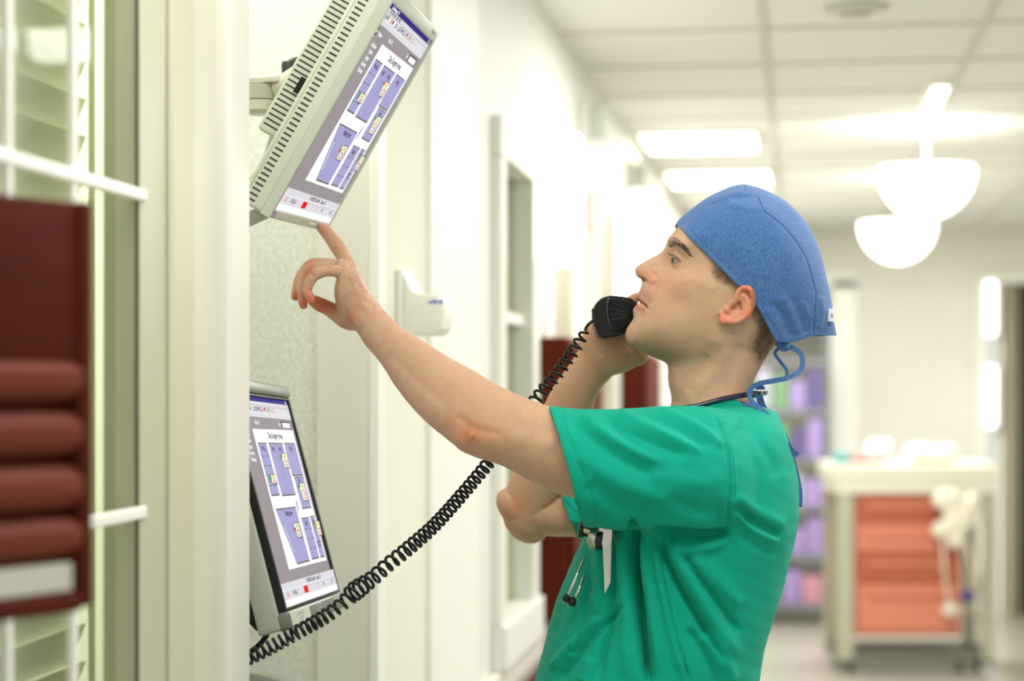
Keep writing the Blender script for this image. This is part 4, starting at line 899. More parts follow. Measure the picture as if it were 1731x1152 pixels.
paint(em, (220, 146, 114), .75); paint(em * lnm([(1248, 490), (1262, 486), (1274, 500), (1272, 522), (1258, 538)], 5), (224, 104, 78), .62); paint(em * gg(1222, 541, 12), (226, 130, 104), .7); paint(em * gg(1238, 519, 5, 7), (120, 60, 44), .75); paint(em * gg(1252, 508, 6, 8), (196, 128, 98), .6)  # last two strokes darken the ear hollow as painted shade
# red knuckles, fingertips, elbow
hn = (px < 660) & (dp < 2.75)
for x, y, s, a_ in ((540, 388, 10, .85), (570, 415, 9, .3), (525, 505, 9, .8), (512, 515, 9, .8), (499, 500, 10, .8), (524, 448, 9, .5), (519, 462, 9, .4), (541, 517, 22, .85), (563, 520, 12, .5), (592, 540, 12, .5), (600, 446, 8, .3), (523, 490, 8, .4)):
    paint(gg(x, y, s) * hn, (204, 104, 76), a_)
paint(gg(792, 735, 20) * (dp < 2.6), (216, 128, 92), .8); paint(gg(830, 735, 28, 20) * (dp < 2.6), (218, 150, 110), .4); paint(gg(760, 715, 26, 22) * (dp < 2.6), (218, 150, 112), .35)
fa = (dp > 2.64) & (px < 1105); paint(fa.astype(float), (204, 158, 120), .6); paint(gg(1070, 500, 14) * fa, (206, 120, 92), .5); paint(gg(868, 862, 22) * fa, (206, 130, 100), .5)
# close-cropped hair on the scalp
sb = [(1206, 443), (1228, 455), (1246, 480), (1240, 486), (1226, 478), (1212, 472), (1204, 458)]
nb = [(1277, 518), (1300, 545), (1316, 578), (1300, 600), (1284, 617), (1276, 604), (1268, 588), (1274, 566), (1283, 545)]
hairmask = np.zeros(len(v))
for pl, sft in ((sb, 8), (nb, 11)):
    d_, _ = dist_poly(px, py, pl + [pl[0]]); hairmask = np.maximum(hairmask, np.where(in_poly(px, py, pl), .55 + .45 * ss(0, sft, d_), .55 * ss(sft, 0, d_)) * (dp < 2.62))
hairmask = np.maximum(hairmask, ss(0, 8, (px - 1296) * .85 + (py - 590) * -.5) * (py < 610) * (px > 1270) * .9)
paint(hairmask, (112, 88, 64), .62)
nz = RNG.normal(size=len(v)) * .03; c = np.clip(c * (1 + nz[:, None]), 0, 1)
setcol(me, c)
M_skin = bpy.data.materials.new('skin'); M_skin.use_nodes = True; nt = M_skin.node_tree; b = nt.nodes['Principled BSDF']
at = nt.nodes.new('ShaderNodeAttribute'); at.attribute_name = 'col'; tc = nt.nodes.new('ShaderNodeTexCoord')
nn = nt.nodes.new('ShaderNodeTexNoise'); nn.inputs['Scale'].default_value = 70; nn.inputs['Detail'].default_value = 6; nt.links.new(tc.outputs['Object'], nn.inputs['Vector'])
hs = nt.nodes.new('ShaderNodeMixRGB'); hs.blend_type = 'OVERLAY'; hs.inputs[0].default_value = .18; nt.links.new(at.outputs['Color'], hs.inputs[1]); nt.links.new(nn.outputs['Color'], hs.inputs[2]); nt.links.new(hs.outputs[0], b.inputs['Base Color'])
b.inputs['Roughness'].default_value = .58; b.inputs['Specular IOR Level'].default_value = .25; b.inputs['Subsurface Weight'].default_value = .12; b.inputs['Subsurface Radius'].default_value = (1, .4, .2); b.inputs['Subsurface Scale'].default_value = .006
n2 = nt.nodes.new('ShaderNodeTexNoise'); n2.inputs['Scale'].default_value = 700; n2.inputs['Detail'].default_value = 3; nt.links.new(tc.outputs['Object'], n2.inputs['Vector'])
bp = nt.nodes.new('ShaderNodeBump'); bp.inputs['Strength'].default_value = .12; bp.inputs['Distance'].default_value = .001; nt.links.new(n2.outputs['Fac'], bp.inputs['Height']); nt.links.new(bp.outputs['Normal'], b.inputs['Normal'])
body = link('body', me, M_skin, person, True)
from mathutils.bvhtree import BVHTree
def bvh(me): vv = getv(me); return BVHTree.FromPolygons([tuple(x) for x in vv], [tuple(p.vertices) for p in me.polygons])
BT = bvh(me)
def hit(x, y, tree):
    d = Vector(camdir(((x - CX) / FPX, (y - CY) / FPX, 1))).normalized(); r = tree.ray_cast(Vector(CAM), d)
    return (np.array(r[0]), np.array(r[1])) if r[0] is not None else (None, None)
# eyes
for sgn in (1, -1):
    cE = P(EYEC[0], EYEC[1], D0 - EYT / 1000)
    if sgn < 0: cE = cE + FV * 2 * EYT / 1000
    gz = -RV * .97 + UV * .2 - FV * .16 * sgn * 1.0; gz /= np.linalg.norm(gz)
    up = np.cross(gz, np.cross(UV, gz)); up /= np.linalg.norm(up); sd_ = np.cross(gz, up)
    E_ = MB(); E_.ell(cE, (up * .0122, sd_ * .0122, gz * .0122), 48); me_ = E_.mesh('eye'); vv = getv(me_) - cE; dt = vv @ gz / .0122
    cc_ = np.where((dt > .97)[:, None], s2l((20, 16, 14)), np.where((dt > .86)[:, None], s2l((54, 46, 36)), s2l((168, 152, 138)))); setcol(me_, cc_)
    me__ = bpy.data.materials.get('eye') or None
    if me__ is None:
        me__ = bpy.data.materials.new('eye'); me__.use_nodes = True; a1 = me__.node_tree.nodes.new('ShaderNodeAttribute'); a1.attribute_name = 'col'; pb = me__.node_tree.nodes['Principled BSDF']
        me__.node_tree.links.new(a1.outputs['Color'], pb.inputs['Base Color']); pb.inputs['Roughness'].default_value = .12
    link('eye', me_, me__, person, True)
# hair strands
def strand(m, p, d, L, r, bend):
    d = d / np.linalg.norm(d); q = [p + d * L * t + bend * L * t * t for t in (0, .5, 1)]; m.tube(q, [r, r * .8, r * .15], 3, False)
def fringe(poly, N, dirpx, L, r, lift, m, soft=0):
    pl = np.array(poly); x0, y0 = pl.min(0); x1, y1 = pl.max(0); k = 0; tries = 0
    while k < N and tries < N * 9:
        tries += 1; x = random.uniform(x0, x1); y = random.uniform(y0, y1)
        if not in_poly(np.array([x]), np.array([y]), pl)[0]: continue
        if soft and random.random() > .25 + dist_poly(np.array([x]), np.array([y]), np.vstack([pl, pl[:1]]))[0][0] / soft: continue
        p, n_ = hit(x, y, BT)
        if p is None or n_ @ FV > .1: continue
        d = RV * dirpx[0] - UV * dirpx[1]; d = d - n_ * (d @ n_); nd = np.linalg.norm(d)
        if nd < .1: continue
        d = d / nd + n_ * lift + RNG.normal(size=3) * .12; strand(m, p, d, L * random.uniform(.7, 1.2), r, -n_ * lift * .6); k += 1
hm_ = MB(); fringe([(1207, 446), (1226, 456), (1245, 482), (1226, 478), (1212, 470), (1205, 458)], 330, (-.5, .8), .0055, .00008, .12, hm_, 8)
fringe([(1280, 524), (1300, 548), (1312, 576), (1300, 600), (1285, 614), (1277, 600), (1271, 586), (1277, 566), (1284, 545)], 1000, (-.35, .95), .006, .00008, .15, hm_, 11)
hm_.build('hair', mat('hair_brown', (78, 60, 44), .7), person)
bw = MB(); brow = [(1129.5, 404.5), (1137, 402.5), (1146, 405), (1155, 412), (1163, 422), (1168, 433), (1163, 431), (1155, 422), (1147, 414.5), (1139, 414), (1131, 416), (1128, 411)]
fringe(brow, 480, (.85, .35), .0055, .00012, .12, bw); bw.build('eyebrow', mat('brow_brown', (70, 50, 38), .7), person)
ls = MB()
for k in range(26):
    t = k / 25; x = 1133.5 + 12 * t; y = 432.5 + 6.5 * t ** 1.3; p, n_ = hit(x, y - .6, BT)
    if p is None: continue
    strand(ls, p - n_ * .0004, -RV * (1 - .6 * t) + UV * (.35 - .2 * t) - FV * (.1 + .7 * t), .0062 * (1 - .35 * t), .00016, UV * .35)
ls.build('eyelashes', mat('lash_dark', (36, 26, 20), .6), person)
# arm hair
ah = MB()
for _ in range(330):
    t = random.random(); x = 590 + 75 * t + random.uniform(-14, 16); y = 455 + 80 * t + random.uniform(-12, 10); p, n_ = hit(x, y, BT)
    if p is None or n_ @ FV > 0: continue
    d = RV * .5 - UV * .6 * random.uniform(.3, 1); d = d - n_ * (d @ n_); strand(ah, p, d + n_ * .15, random.uniform(.004, .008), .00005, n_ * 0)
ah.build('arm_hair', mat('arm_hair_brown', (120, 88, 62), .6), person)
# index fingernail
nl = MB(); cN = P(544.5, 386, 2.6855); ax1 = P(551, 393, 2.689) - P(543, 385, 2.694); ax1 /= np.linalg.norm(ax1); nrm = (RV * .75 + UV * .45 - FV * .5); nrm -= ax1 * (nrm @ ax1); nrm /= np.linalg.norm(nrm)
nl.ell(P(543.5, 386.5, 2.6925) + nrm * .0062, (ax1 * .0055, np.cross(ax1, nrm) * .0046, nrm * .0012), 16); nl.build('fingernail', mat('nail_pink', (226, 176, 156), .3), person, smooth=True)
# ---- scrub top
S = MB()
def fold_fn(me, rows, **k): disp(me, rows, **k)
loft(S, [hsec(684, 1145, 1262, .066), hsec(694, 1122, 1306, .095), hsec(716, 1092, 1318, .145), hsec(750, 1062, 1330, .172), hsec(800, 1032, 1341, .183), hsec(850, 1010, 1344, .186), hsec(900, 990, 1341, .183), hsec(960, 964, 1327, .178), hsec(1040, 934, 1304, .176), hsec(1100, 918, 1288, .178), hsec(1160, 903, 1278, .182), hsec(1260, 890, 1285, .19), hsec(1380, 885, 1300, .195)], 72, 6, cap=(0, 0), e=2.3)
IN = lambda t, b, d, h, s=.955: (lambda q: np.concatenate([q[:3], q[3:6] * s, q[6:9] * s]))(sec(t, b, d, h))
loft(S, [sec((1262, 700), (1300, 880), 2.515, .06), sec((1215, 690), (1262, 897), 2.475, .078), sec((1150, 686), (1190, 902), 2.45, .082), sec((1060, 690), (1115, 898), 2.44, .080), sec((1000, 692), (1045, 894), 2.437, .078), sec((960, 690), (1010, 893), 2.437, .077), sec((929, 687), (987, 893), 2.437, .076),
         IN((929, 687), (987, 893), 2.437, .076, .95), IN((955, 690), (1008, 893), 2.437, .075, .93), IN((1010, 700), (1050, 885), 2.437, .07, .9)], 64, 5, cap=(1, 0), e=2.15)
loft(S, [sec((1200, 720), (1220, 870), 2.72, .06), sec((1120, 745), (1140, 890), 2.745, .068), sec((1030, 795), (1055, 905), 2.765, .066), sec((975, 828), (1000, 910), 2.775, .064), sec((948, 838), (977, 909), 2.782, .063), IN((948, 838), (977, 909), 2.782, .063, .93), IN((985, 832), (1005, 905), 2.772, .06, .9)], 48, 5, cap=(1, 0))
sm = voxel(S.mesh(), .0022); laplace(sm, 7)
v = getv(sm); px, py, dp = proj(v); w = np.where((px > 1150) & (px < 1300) & (dp < 2.62), .8, 0) + np.where((px > 1050) & (px <= 1150) & (py > 870) & (dp < 2.62), .6, 0); laplace(sm, 22, w, 1.0)
mm = M3
SL = dict(dlo=2.3, dhi=2.515, gain=1.25)
disp(sm, [  # sleeve folds
    ([(962, 700), (1000, 742), (1055, 782), (1110, 808)], 10, -4 * mm), ([(985, 694), (1018, 730), (1070, 762), (1130, 786)], 9, 4.5 * mm), ([(1018, 694), (1050, 724), (1105, 750), (1165, 775)], 9, -5 * mm), ([(1040, 690), (1078, 714), (1130, 738), (1190, 768)], 8, 4.2 * mm),
    ([(1078, 690), (1112, 708), (1160, 730), (1205, 760)], 8, -4.2 * mm), ([(1110, 688), (1150, 704), (1195, 730), (1225, 760)], 7, 3 * mm), ([(1150, 690), (1180, 704), (1210, 724)], 6, -2.5 * mm), ([(1180, 688), (1205, 700), (1225, 718)], 5, 2.2 * mm),
    ([(975, 760), (1020, 800), (1090, 832), (1150, 845)], 16, 3 * mm), ([(990, 815), (1040, 850), (1100, 868)], 16, -3 * mm), ([(1000, 880), (1080, 888), (1160, 886), (1215, 880)], 14, 3.5 * mm), ([(1120, 840), (1180, 862), (1225, 868)], 14, -3 * mm), ([(1100, 800), (1160, 815), (1225, 815)], 16, 2.5 * mm),
    ([(950, 689), (963, 740), (985, 800), (1003, 850), (1007, 893)], 1.7, -1.0 * mm)], **SL)
disp(sm, [  # armhole seam and back
    ([(1208, 700), (1222, 735), (1231, 780), (1233, 830), (1229, 870), (1225, 902)], 2.2, -1.5 * mm), ([(1216, 700), (1230, 735), (1239, 780), (1241, 830), (1237, 870), (1232, 902)], 3.0, 1.1 * mm),
    ([(1245, 716), (1275, 735), (1300, 770), (1318, 810)], 12, -2.5 * mm), ([(1240, 850), (1275, 882), (1322, 905)], 7, -5 * mm), ([(1240, 862), (1270, 895), (1318, 918)], 7, 4 * mm), ([(1238, 838), (1275, 862), (1330, 892)], 12, 3 * mm), ([(1250, 905), (1285, 925), (1320, 935)], 9, -2 * mm),
    ([(1100, 899), (1150, 903), (1195, 908), (1236, 900)], 7, -11 * mm), ([(1130, 915), (1160, 928), (1195, 925), (1232, 912)], 9, 4 * mm),
    ([(1108, 902), (1122, 935), (1140, 975), (1165, 1020), (1195, 1070), (1225, 1125)], 6, -8 * mm), ([(1128, 915), (1150, 955), (1180, 1005), (1215, 1065), (1250, 1115)], 13, 6 * mm), ([(1150, 930), (1180, 975), (1220, 1030), (1255, 1075)], 6, -4.5 * mm), ([(1165, 940), (1215, 985), (1255, 1030)], 14, 4 * mm),
    ([(1107, 905), (1115, 960), (1128, 1030), (1145, 1100), (1160, 1160)], 9, 5 * mm), ([(1118, 925), (1121, 975), (1133, 1040), (1150, 1105), (1170, 1165)], 4, -5 * mm), ([(1190, 1070), (1220, 1110), (1240, 1160)], 12, 5 * mm), ([(1160, 1060), (1195, 1115), (1215, 1165)], 8, -4 * mm),
    ([(1069, 870), (1071, 930), (1075, 985), (1083, 1050), (1092, 1110), (1098, 1170)], 7.5, -19 * mm), ([(1052, 890), (1056, 960), (1058, 1040), (1062, 1160)], 13, 5 * mm), ([(1088, 895), (1092, 960), (1102, 1040), (1115, 1150)], 9, 5 * mm),
    ([(1034, 900), (1034, 985), (1026, 1060), (1008, 1160)], 7, -7 * mm), ([(1014, 900), (1014, 970), (1005, 1040)], 8, 4 * mm), ([(990, 915), (992, 990), (976, 1075), (965, 1110)], 5, -4 * mm), ([(985, 1010), (978, 1060), (966, 1105)], 4, 4 * mm),
    ([(935, 1160), (975, 1110), (1020, 1055), (1060, 1020)], 6, -5 * mm), ([(930, 1135), (970, 1090), (1015, 1040)], 7, 4.5 * mm), ([(960, 960), (950, 1020), (935, 1080)], 9, -3 * mm), ([(1000, 1110), (985, 1160)], 10, 4 * mm), ([(1028, 1005), (1060, 985), (1074, 972)], 1.6, -1.6 * mm), ([(1074, 895), (1075, 972)], 1.6, 1.5 * mm),
    ([(1135, 935), (1138, 1000), (1150, 1070), (1165, 1160)], 1.5, -1.0 * mm)], dlo=2.3, dhi=2.8, gain=1.5)
disp(sm, [([(955, 850), (975, 870), (985, 895)], 3, -3 * mm), ([(950, 870), (965, 880), (985, 885)], 3, 3 * mm), ([(968, 840), (975, 855), (985, 860)], 3, -3 * mm), ([(958, 890), (972, 895), (985, 905)], 3, -2.5 * mm), ([(952, 840), (962, 870), (978, 905)], 1.6, -1.2 * mm)], dlo=2.66, dhi=2.85)
v = getv(sm); nn_ = getn(sm)
q = sum(np.sin(v @ RNG.normal(size=3) * f + RNG.uniform(0, 6)) / f for f in (25, 35, 50, 70, 100)); setv(sm, v + nn_ * (q * .018)[:, None])
def clothmat(name, col, col2, wv=900, bs=.12, scale=260, amt=.5, rough=.8, sheen=.03, st=(1, 1, 1)):
    m = mat(name, col, rough, spec=.2, mottle=(scale, amt, col2, st)); nt = m.node_tree; b = nt.nodes['Principled BSDF']; b.inputs['Sheen Weight'].default_value = sheen
    tc = nt.nodes.new('ShaderNodeTexCoord'); n_ = nt.nodes.new('ShaderNodeTexNoise'); n_.inputs['Scale'].default_value = wv; n_.inputs['Detail'].default_value = 2; nt.links.new(tc.outputs['Object'], n_.inputs['Vector'])
    bp = nt.nodes.new('ShaderNodeBump'); bp.inputs['Strength'].default_value = bs; bp.inputs['Distance'].default_value = .001; nt.links.new(n_.outputs['Fac'], bp.inputs['Height']); nt.links.new(bp.outputs['Normal'], b.inputs['Normal']); return m
M_scrub = clothmat('green_scrub_cotton', (0, 158, 131), (2, 166, 138))
scrub = link('scrub_top', sm, M_scrub, person, True)
STr = bvh(sm)
# double stitching on the armhole and hem of the sleeve
st = MB()
def stitch(pl, N, tree, r=.00028, duty=.6, off=.0002):
    c_ = resample(smooth_poly(pl, 6), N * 2, False)
    for k in range(0, len(c_) - 1, 2):
        a1, _ = hit(c_[k][0], c_[k][1], tree); b1, _ = hit(*(c_[k] + (c_[k + 1] - c_[k]) * 1.2), tree)
        if a1 is None or b1 is None or np.linalg.norm(a1 - b1) > .01: continue
        st.tube([a1 - FV * off, b1 - FV * off], r, 4)
for dx in (0, 7): stitch([(1212 + dx, 705), (1226 + dx, 735), (1234 + dx, 780), (1236 + dx, 830), (1232 + dx, 870), (1228 + dx, 895)], 42, STr)
st.build('armhole_stitching', mat('green_thread', (0, 122, 98), .7), scrub)
st = MB(); stitch([(950, 690), (963, 740), (985, 800), (1003, 850), (1007, 890)], 44, STr); st.build('hem_stitching', MATS['green_thread'], scrub)
cb = MB(); cb.tube([P(*q_) for q_ in catmull([(1252, 684, 2.548), (1272, 688, 2.552), (1292, 694, 2.565), (1308, 699, 2.59), (1311, 701, 2.62), (1300, 699, 2.65)], 5)], .0038, 8); cb.build('collar_trim', mat('blue_trim', (96, 130, 200), .7), scrub, smooth=True)
cf = MB()
loft(cf, [np.concatenate([P(x, y, d), UV * h, FV * .004]) for x, y, d, h in ((1196, 692, 2.525, .004), (1210, 685, 2.53, .008), (1228, 683, 2.535, .009), (1250, 687, 2.54, .006))], 20, 4); cf.build('collar_fold', M_scrub, scrub, smooth=True)
# trousers and shoes (below the frame, so that the figure stands on the floor)
bx_, by_ = P(1185, 0, D0)[:2]
for sgn in (-1, 1):
    Lg = MB(); o_ = FV * .1 * sgn; cb_ = np.array([bx_, by_, 0]) + o_ - RV * .01
    loft(Lg, [np.concatenate([cb_ + UV * z, RV * r, FV * r2]) for z, r, r2 in ((1.0, .13, .1), (.8, .11, .1), (.5, .085, .09), (.25, .08, .08), (.09, .085, .085))], 28, 5, cap=(1, 0)); Lg.build('scrub_trousers', M_scrub, person, smooth=True)
    Sh = MB(); loft(Sh, [np.concatenate([cb_ + UV * .045 + RV * x, UV * h, FV * w]) for x, h, w in ((.07, .04, .035), (.03, .045, .042), (-.05, .04, .045), (-.13, .032, .05), (-.19, .024, .035))], 24, 5, e=2.8); Sh.build('shoe', mat('shoe_white', (225, 225, 220), .5), person, smooth=True)
# ---- cap
rimc = [(1143.5, 377), (1150, 369), (1168, 354), (1185, 341), (1203, 330), (1231, 317), (1246, 312.5), (1259, 311.5), (1276, 315), (1293, 321), (1311, 330), (1328, 340), (1349, 359), (1364, 377), (1378, 402), (1389, 434), (1397, 467), (1404, 498), (1408, 526), (1410, 545), (1413.5, 566)]
hem = [(1143.5, 380), (1170, 407.5), (1210, 446.5), (1248, 484), (1272, 508), (1292, 540), (1311, 575), (1319, 579), (1338, 579.5), (1358, 574), (1376, 568), (1394, 567), (1413.5, 566.8)]
CI = [(1149, 383, 22), (1156, 391, 36), (1170, 404, 52), (1190, 424, 66), (1215, 448, 74), (1248, 482, 80), (1272, 506, 80.5), (1293, 542, 75), (1312, 574, 66), (1340, 575, 52), (1376, 562, 36), (1400, 562, 18), (1200, 375, 63), (1250, 400, 80), (1290, 430, 84), (1300, 480, 84), (1330, 425, 75), (1350, 480, 68), (1372, 455, 50), (1250, 350, 63), (1300, 362, 64), (1380, 520, 44), (1225, 342, 50), (1345, 392, 52), (1165, 372, 38), (1180, 390, 54)]
rc = resample(smooth_poly(rimc, 5), 70, False)
GC = RBF(list(map(tuple, rc)) + [q_[:2] for q_ in CI], [0] * 70 + [q_[2] ** 2 for q_ in CI], .02)
NS, NV = 300, 110
o_ = resample(smooth_poly(rimc, 8), NS, False); h_ = resample(smooth_poly(hem, 8), NS, False)
vv = np.linspace(0, 1, NV + 1); grid = np.concatenate([o_ + (h_ - o_) * t ** 2 for t in vv]); Tc = np.sqrt(np.maximum(GC(grid), .01)); Th = headT(grid)
ins = G(grid) > 1; Tc = np.where(ins, np.maximum(Tc, Th + 2.6), Tc)
gx, gy = grid[:, 0], grid[:, 1]
def crow(pl, w, a): d, t = dist_poly(gx, gy, smooth_poly(pl, 5)); return a * np.exp(-(d / w) ** 2) * ss(0, .15, t) * ss(0, .15, 1 - t)
seamP = [(1283, 335), (1293, 358), (1321, 380), (1345, 408), (1363, 439), (1373, 474), (1379, 498), (1377.5, 520), (1376.5, 540), (1375, 565)]
fd = (crow([(1190, 352), (1225, 338), (1265, 334), (1285, 337)], 5, -2.5) + crow([(1200, 344), (1235, 328), (1262, 325)], 5, 2) + crow([(1225, 330), (1240, 345), (1270, 352), (1300, 352)], 7, 2) + crow([(1285, 330), (1320, 352), (1345, 380)], 6, -1.5)
      + crow([(1290, 520), (1310, 545), (1325, 575)], 5, 2.5) + crow([(1305, 510), (1325, 540), (1335, 572)], 5, -3) + crow([(1320, 500), (1338, 530), (1350, 565)], 6, 3) + crow([(1340, 500), (1352, 535), (1362, 566)], 5, -2.5) + crow([(1360, 510), (1368, 540)], 5, 2) + crow([(1388, 500), (1392, 530), (1385, 560)], 5, 2.5) + crow([(1400, 530), (1398, 555)], 4, -2)
      + crow([(1215, 400), (1255, 425), (1290, 470)], 18, 1.2) + crow([(1300, 400), (1320, 450), (1325, 500)], 14, -1.4) + crow(seamP, 1.6, -1.2))
fd = fd * ss(3, 14, Tc); Tc = Tc + fd; Tc[:NS] = 0
nearc = np.array([P(p[0], p[1], D0 - t / 1000) for p, t in zip(grid, Tc)]); farc = nearc + FV * (2 * Tc / 1000)[:, None]
vs = np.concatenate([nearc, farc]); nG = len(nearc); fs = []
for j in range(NV):
    for i in range(NS - 1):
        a_ = j * NS + i; fs.append((a_, a_ + 1, a_ + NS + 1, a_ + NS)); fs.append((nG + a_, nG + a_ + NS, nG + a_ + NS + 1, nG + a_ + 1))
cm = bpy.data.meshes.new('cap'); cm.from_pydata([tuple(x) for x in vs], [], fs); bm = bmesh.new(); bm.from_mesh(cm); bmesh.ops.remove_doubles(bm, verts=bm.verts, dist=2e-5); bmesh.ops.recalc_face_normals(bm, faces=bm.faces[:]); bm.to_mesh(cm); bm.free()
M_cap = clothmat('blue_chambray', (54, 94, 148), (86, 126, 178), wv=1200, bs=.2, scale=620, amt=.85, st=(1, 1, .35), sheen=.25)
cap = link('surgical_cap', cm, M_cap, person, True)
sol = cap.modifiers.new('thickness', 'SOLIDIFY'); sol.thickness = .0012; sol.offset = -1
CT = bvh(cm)
st = MB(); stitch([(1151, 379), (1175, 402), (1213, 441), (1252, 479), (1280, 511), (1297, 540), (1315, 572)], 95, CT, .00022); stitch([(1322, 571), (1340, 572), (1376, 560), (1409, 559)], 40, CT, .00018)
st.build('stitching', mat('pale_blue_thread', (168, 190, 226), .7), cap)
sm_ = MB(); c_ = resample(smooth_poly(seamP, 5), 80, False); pp = [hit(x, y, CT)[0] for x, y in c_]; pp = [p for p in pp if p is not None]; sm_.tube([p - FV * -.0001 for p in pp], .0005, 6)
c_ = [hit(x, y, CT)[0] for x, y in ((1259, 314), (1260, 322), (1262, 331))]; sm_.tube([p for p in c_ if p is not None], .0005, 6); sm_.build('seam', mat('dark_blue_seam', (36, 66, 128), .8), cap)
lb = MB(); pL = P(1407, 533, 2.588); pM = P(1408.5, 533, 2.588); lb.tube([P(1404, 533, 2.58) - UV * .0085, P(1404, 533, 2.58) + UV * .0085], .0045, 12); lb.build('label_tag', mat('tag_white', (240, 240, 244), .6), cap)
lb = MB(); vs_, fs_ = txt('n', .012); lb.add([P(1406.5, 533, 2.5745) + RV * p[0] * .6 + UV * p[1] for p in vs_], fs_); lb.build('tag_letter', mat('tag_navy', (40, 40, 90), .6), cap)
def ribbon(pts, wpx, m, th=.0007):
    C = catmull(pts, 8); rows = []; W = [P(*c_[:3]) for c_ in C]
    for i, p in enumerate(W):
        t = W[min(i + 1, len(W) - 1)] - W[max(i - 1, 0)]; t /= np.linalg.norm(t); wd = np.cross(t, FV); wd /= np.linalg.norm(wd); k = C[i][3] if len(C[i]) > 3 else 0
        wd = wd * math.cos(k) + FV * math.sin(k); nr = np.cross(t, wd); h = wpx / 2 / FPX * C[i][2]
        rows.append((p + wd * h + nr * th, p - wd * h + nr * th, p - wd * h - nr * th, p + wd * h - nr * th))
    vs = [q for r in rows for q in r]; n = len(rows); fs = [(0, 1, 2, 3), tuple(4 * n - 4 + k for k in (3, 2, 1, 0))]
    for i in range(n - 1):
        for k in range(4): fs.append((4 * i + k, 4 * i + (k + 1) % 4, 4 * i + 4 + (k + 1) % 4, 4 * i + 4 + k))
    m.add(vs, fs)
for pts, wp in (([(1326, 586, 2.555, 0), (1338, 588, 2.555, 0), (1351, 596, 2.56, .2), (1357, 609, 2.56, .3), (1352, 627, 2.555, 0), (1332, 639, 2.545, 0), (1303, 645, 2.54, .2), (1283, 649, 2.536, .3), (1270, 657, 2.534, .3), (1267, 667, 2.533, .4), (1272, 680, 2.532, .2), (1289, 695, 2.522, 0), (1306, 714, 2.512, 0), (1322, 741, 2.512, 0), (1334, 757, 2.52, 0), (1348, 770, 2.53, 0)], 8.5),
                ([(1318, 588, 2.56, 0), (1310, 597, 2.565, 0), (1319, 612, 2.57, 0), (1329, 625, 2.57, 0), (1330, 636, 2.57, 0)], 5.5),
                ([(1290, 652, 2.60, .3), (1283, 662, 2.6, .3), (1290, 690, 2.60, .2), (1310, 712, 2.6, .2), (1328, 745, 2.62, .2), (1336, 770, 2.62, 0), (1343, 797, 2.62, 0), (1350, 830, 2.62, .2), (1350, 858, 2.62, .1)], 12)):
    m = MB(); ribbon(pts, wp, m); m.build('tie', M_cap, cap)
m = MB(); m.ell(P(1326, 587, 2.553), (RV * .0075, FV * .006, UV * .0065), 18); m.ell(P(1331, 584, 2.551), (RV * .005, FV * .006, UV * .008), 14); m.ell(P(1318, 582, 2.553), (RV * .007, FV * .005, UV * .005), 14)
km = voxel(m.mesh(), .0009); laplace(km, 2); link('tie_knot', km, M_cap, cap, True)
# ---- stethoscope
t = empty('stethoscope', P(1200, 690, 2.55), 'stethoscope with dark navy tube around the neck and silver chest piece at the sleeve', 'stethoscope')
M_tube = mat('navy_rubber_tube', (22, 18, 52), .25, coat=.6)
m = MB(); m.tube([P(*q_) for q_ in catmull([(985, 893, 2.50), (1000, 850, 2.53), (1050, 770, 2.56), (1110, 705, 2.535), (1150, 692, 2.522), (1180, 686.5, 2.522), (1222, 675, 2.530), (1262, 667.5, 2.545), (1284, 664, 2.565), (1294, 664, 2.60), (1284, 667, 2.64), (1240, 676, 2.672), (1180, 690, 2.68), (1120, 705, 2.68)], 8)], .0036, 14); m.build('tubing', M_tube, t, smooth=True)
M_chr = mat('chrome', (220, 218, 208), .12, metal=1); M_steel = mat('brushed_steel', (196, 194, 180), .28, metal=1)
m = MB(); m.tube([P(1284, 668, 2.56), P(1289, 661, 2.552), P(1294, 660, 2.562), P(1294, 667, 2.572)], .0016, 8); m.build('metal_ring', M_chr, t, smooth=True)
m = MB(); loft(m, [np.concatenate([P(x, y, 2.475), UV * h, FV * h]) for x, y, h in ((977, 906, .004), (979, 897, .009), (985, 893, .012), (991, 896, .0085))], 22, 4); m.build('ear_cone', mat('black_rubber', (14, 14, 16), .35), t, smooth=True)
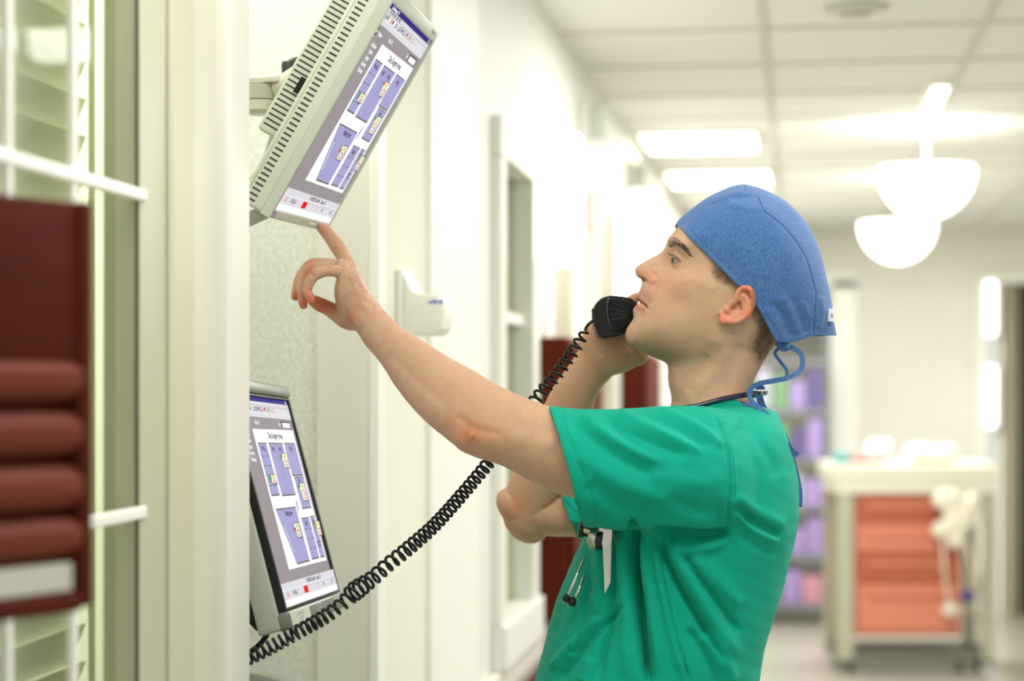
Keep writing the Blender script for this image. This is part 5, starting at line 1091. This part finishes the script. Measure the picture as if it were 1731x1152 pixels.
m = MB(); m.tube([P(988, 896, 2.468), P(1003, 900, 2.462)], .0048, 16); m.build('stem', M_steel, t, auto=True)
axd = tuple(RV * .8 - UV * .12 - FV * .55)
m = MB(); m.lathe([(.0, -.007), (.011, -.007), (.0145, -.004), (.0150, .0), (.0150, .004), (.0125, .006), (.0, .006)], tuple(P(1008, 911, 2.462)), axis=axd, n=36); m.build('chest_piece', M_steel, t, auto=True)
m = MB(); m.lathe([(.0, .006), (.0118, .006), (.0128, .0095), (.0105, .012), (.0, .012)], tuple(P(1008, 911, 2.462)), axis=axd, n=36); m.build('diaphragm', mat('diaphragm_black', (28, 30, 30), .2), t, auto=True)
m = MB(); m.tube([P(988, 945, 2.50), P(984, 954, 2.488), P(968, 990, 2.480), P(954, 1021, 2.480)], .0019, 10); m.build('ear_tube', M_chr, t, smooth=True)
m = MB(); m.tube([P(987, 975, 2.495), P(984, 984, 2.487), P(978, 1000, 2.482), P(971, 1012, 2.480)], .0019, 10); m.build('ear_tube', M_chr, t, smooth=True)
for x, y, r in ((967, 1018, .0056), (957, 1012, .005)):
    m = MB(); m.ell(P(x, y, 2.480), (RV * r, FV * r, UV * r * 1.15), 16); m.build('ear_tip', mat('black_rubber', (14, 14, 16), .35), t, smooth=True)
# badge
def fplate(m, pts, d, th):
    n = len(pts); vs = [P(x, y, d) for x, y in pts] + [P(x, y, d) + FV * th for x, y in pts]; m.add(vs, [tuple(range(n)), tuple(range(2 * n - 1, n - 1, -1))] + [(i, (i + 1) % n, n + (i + 1) % n, n + i) for i in range(n)])
t = empty('name_badge', P(1026, 900, 2.46), 'narrow white badge edge hanging in front of the chest pocket below the sleeve', 'badge')
m = MB(); fplate(m, [(1019, 925), (1034, 905), (1032, 985), (1022, 1004), (1021, 970)], 2.452, .002); m.build('card', mat('badge_white', (232, 230, 216), .4), t)
m = MB(); fplate(m, [(1012, 893), (1035, 893), (1034, 914), (1020, 932), (1016, 912)], 2.4515, .0035); m.build('clip', M_steel, t)
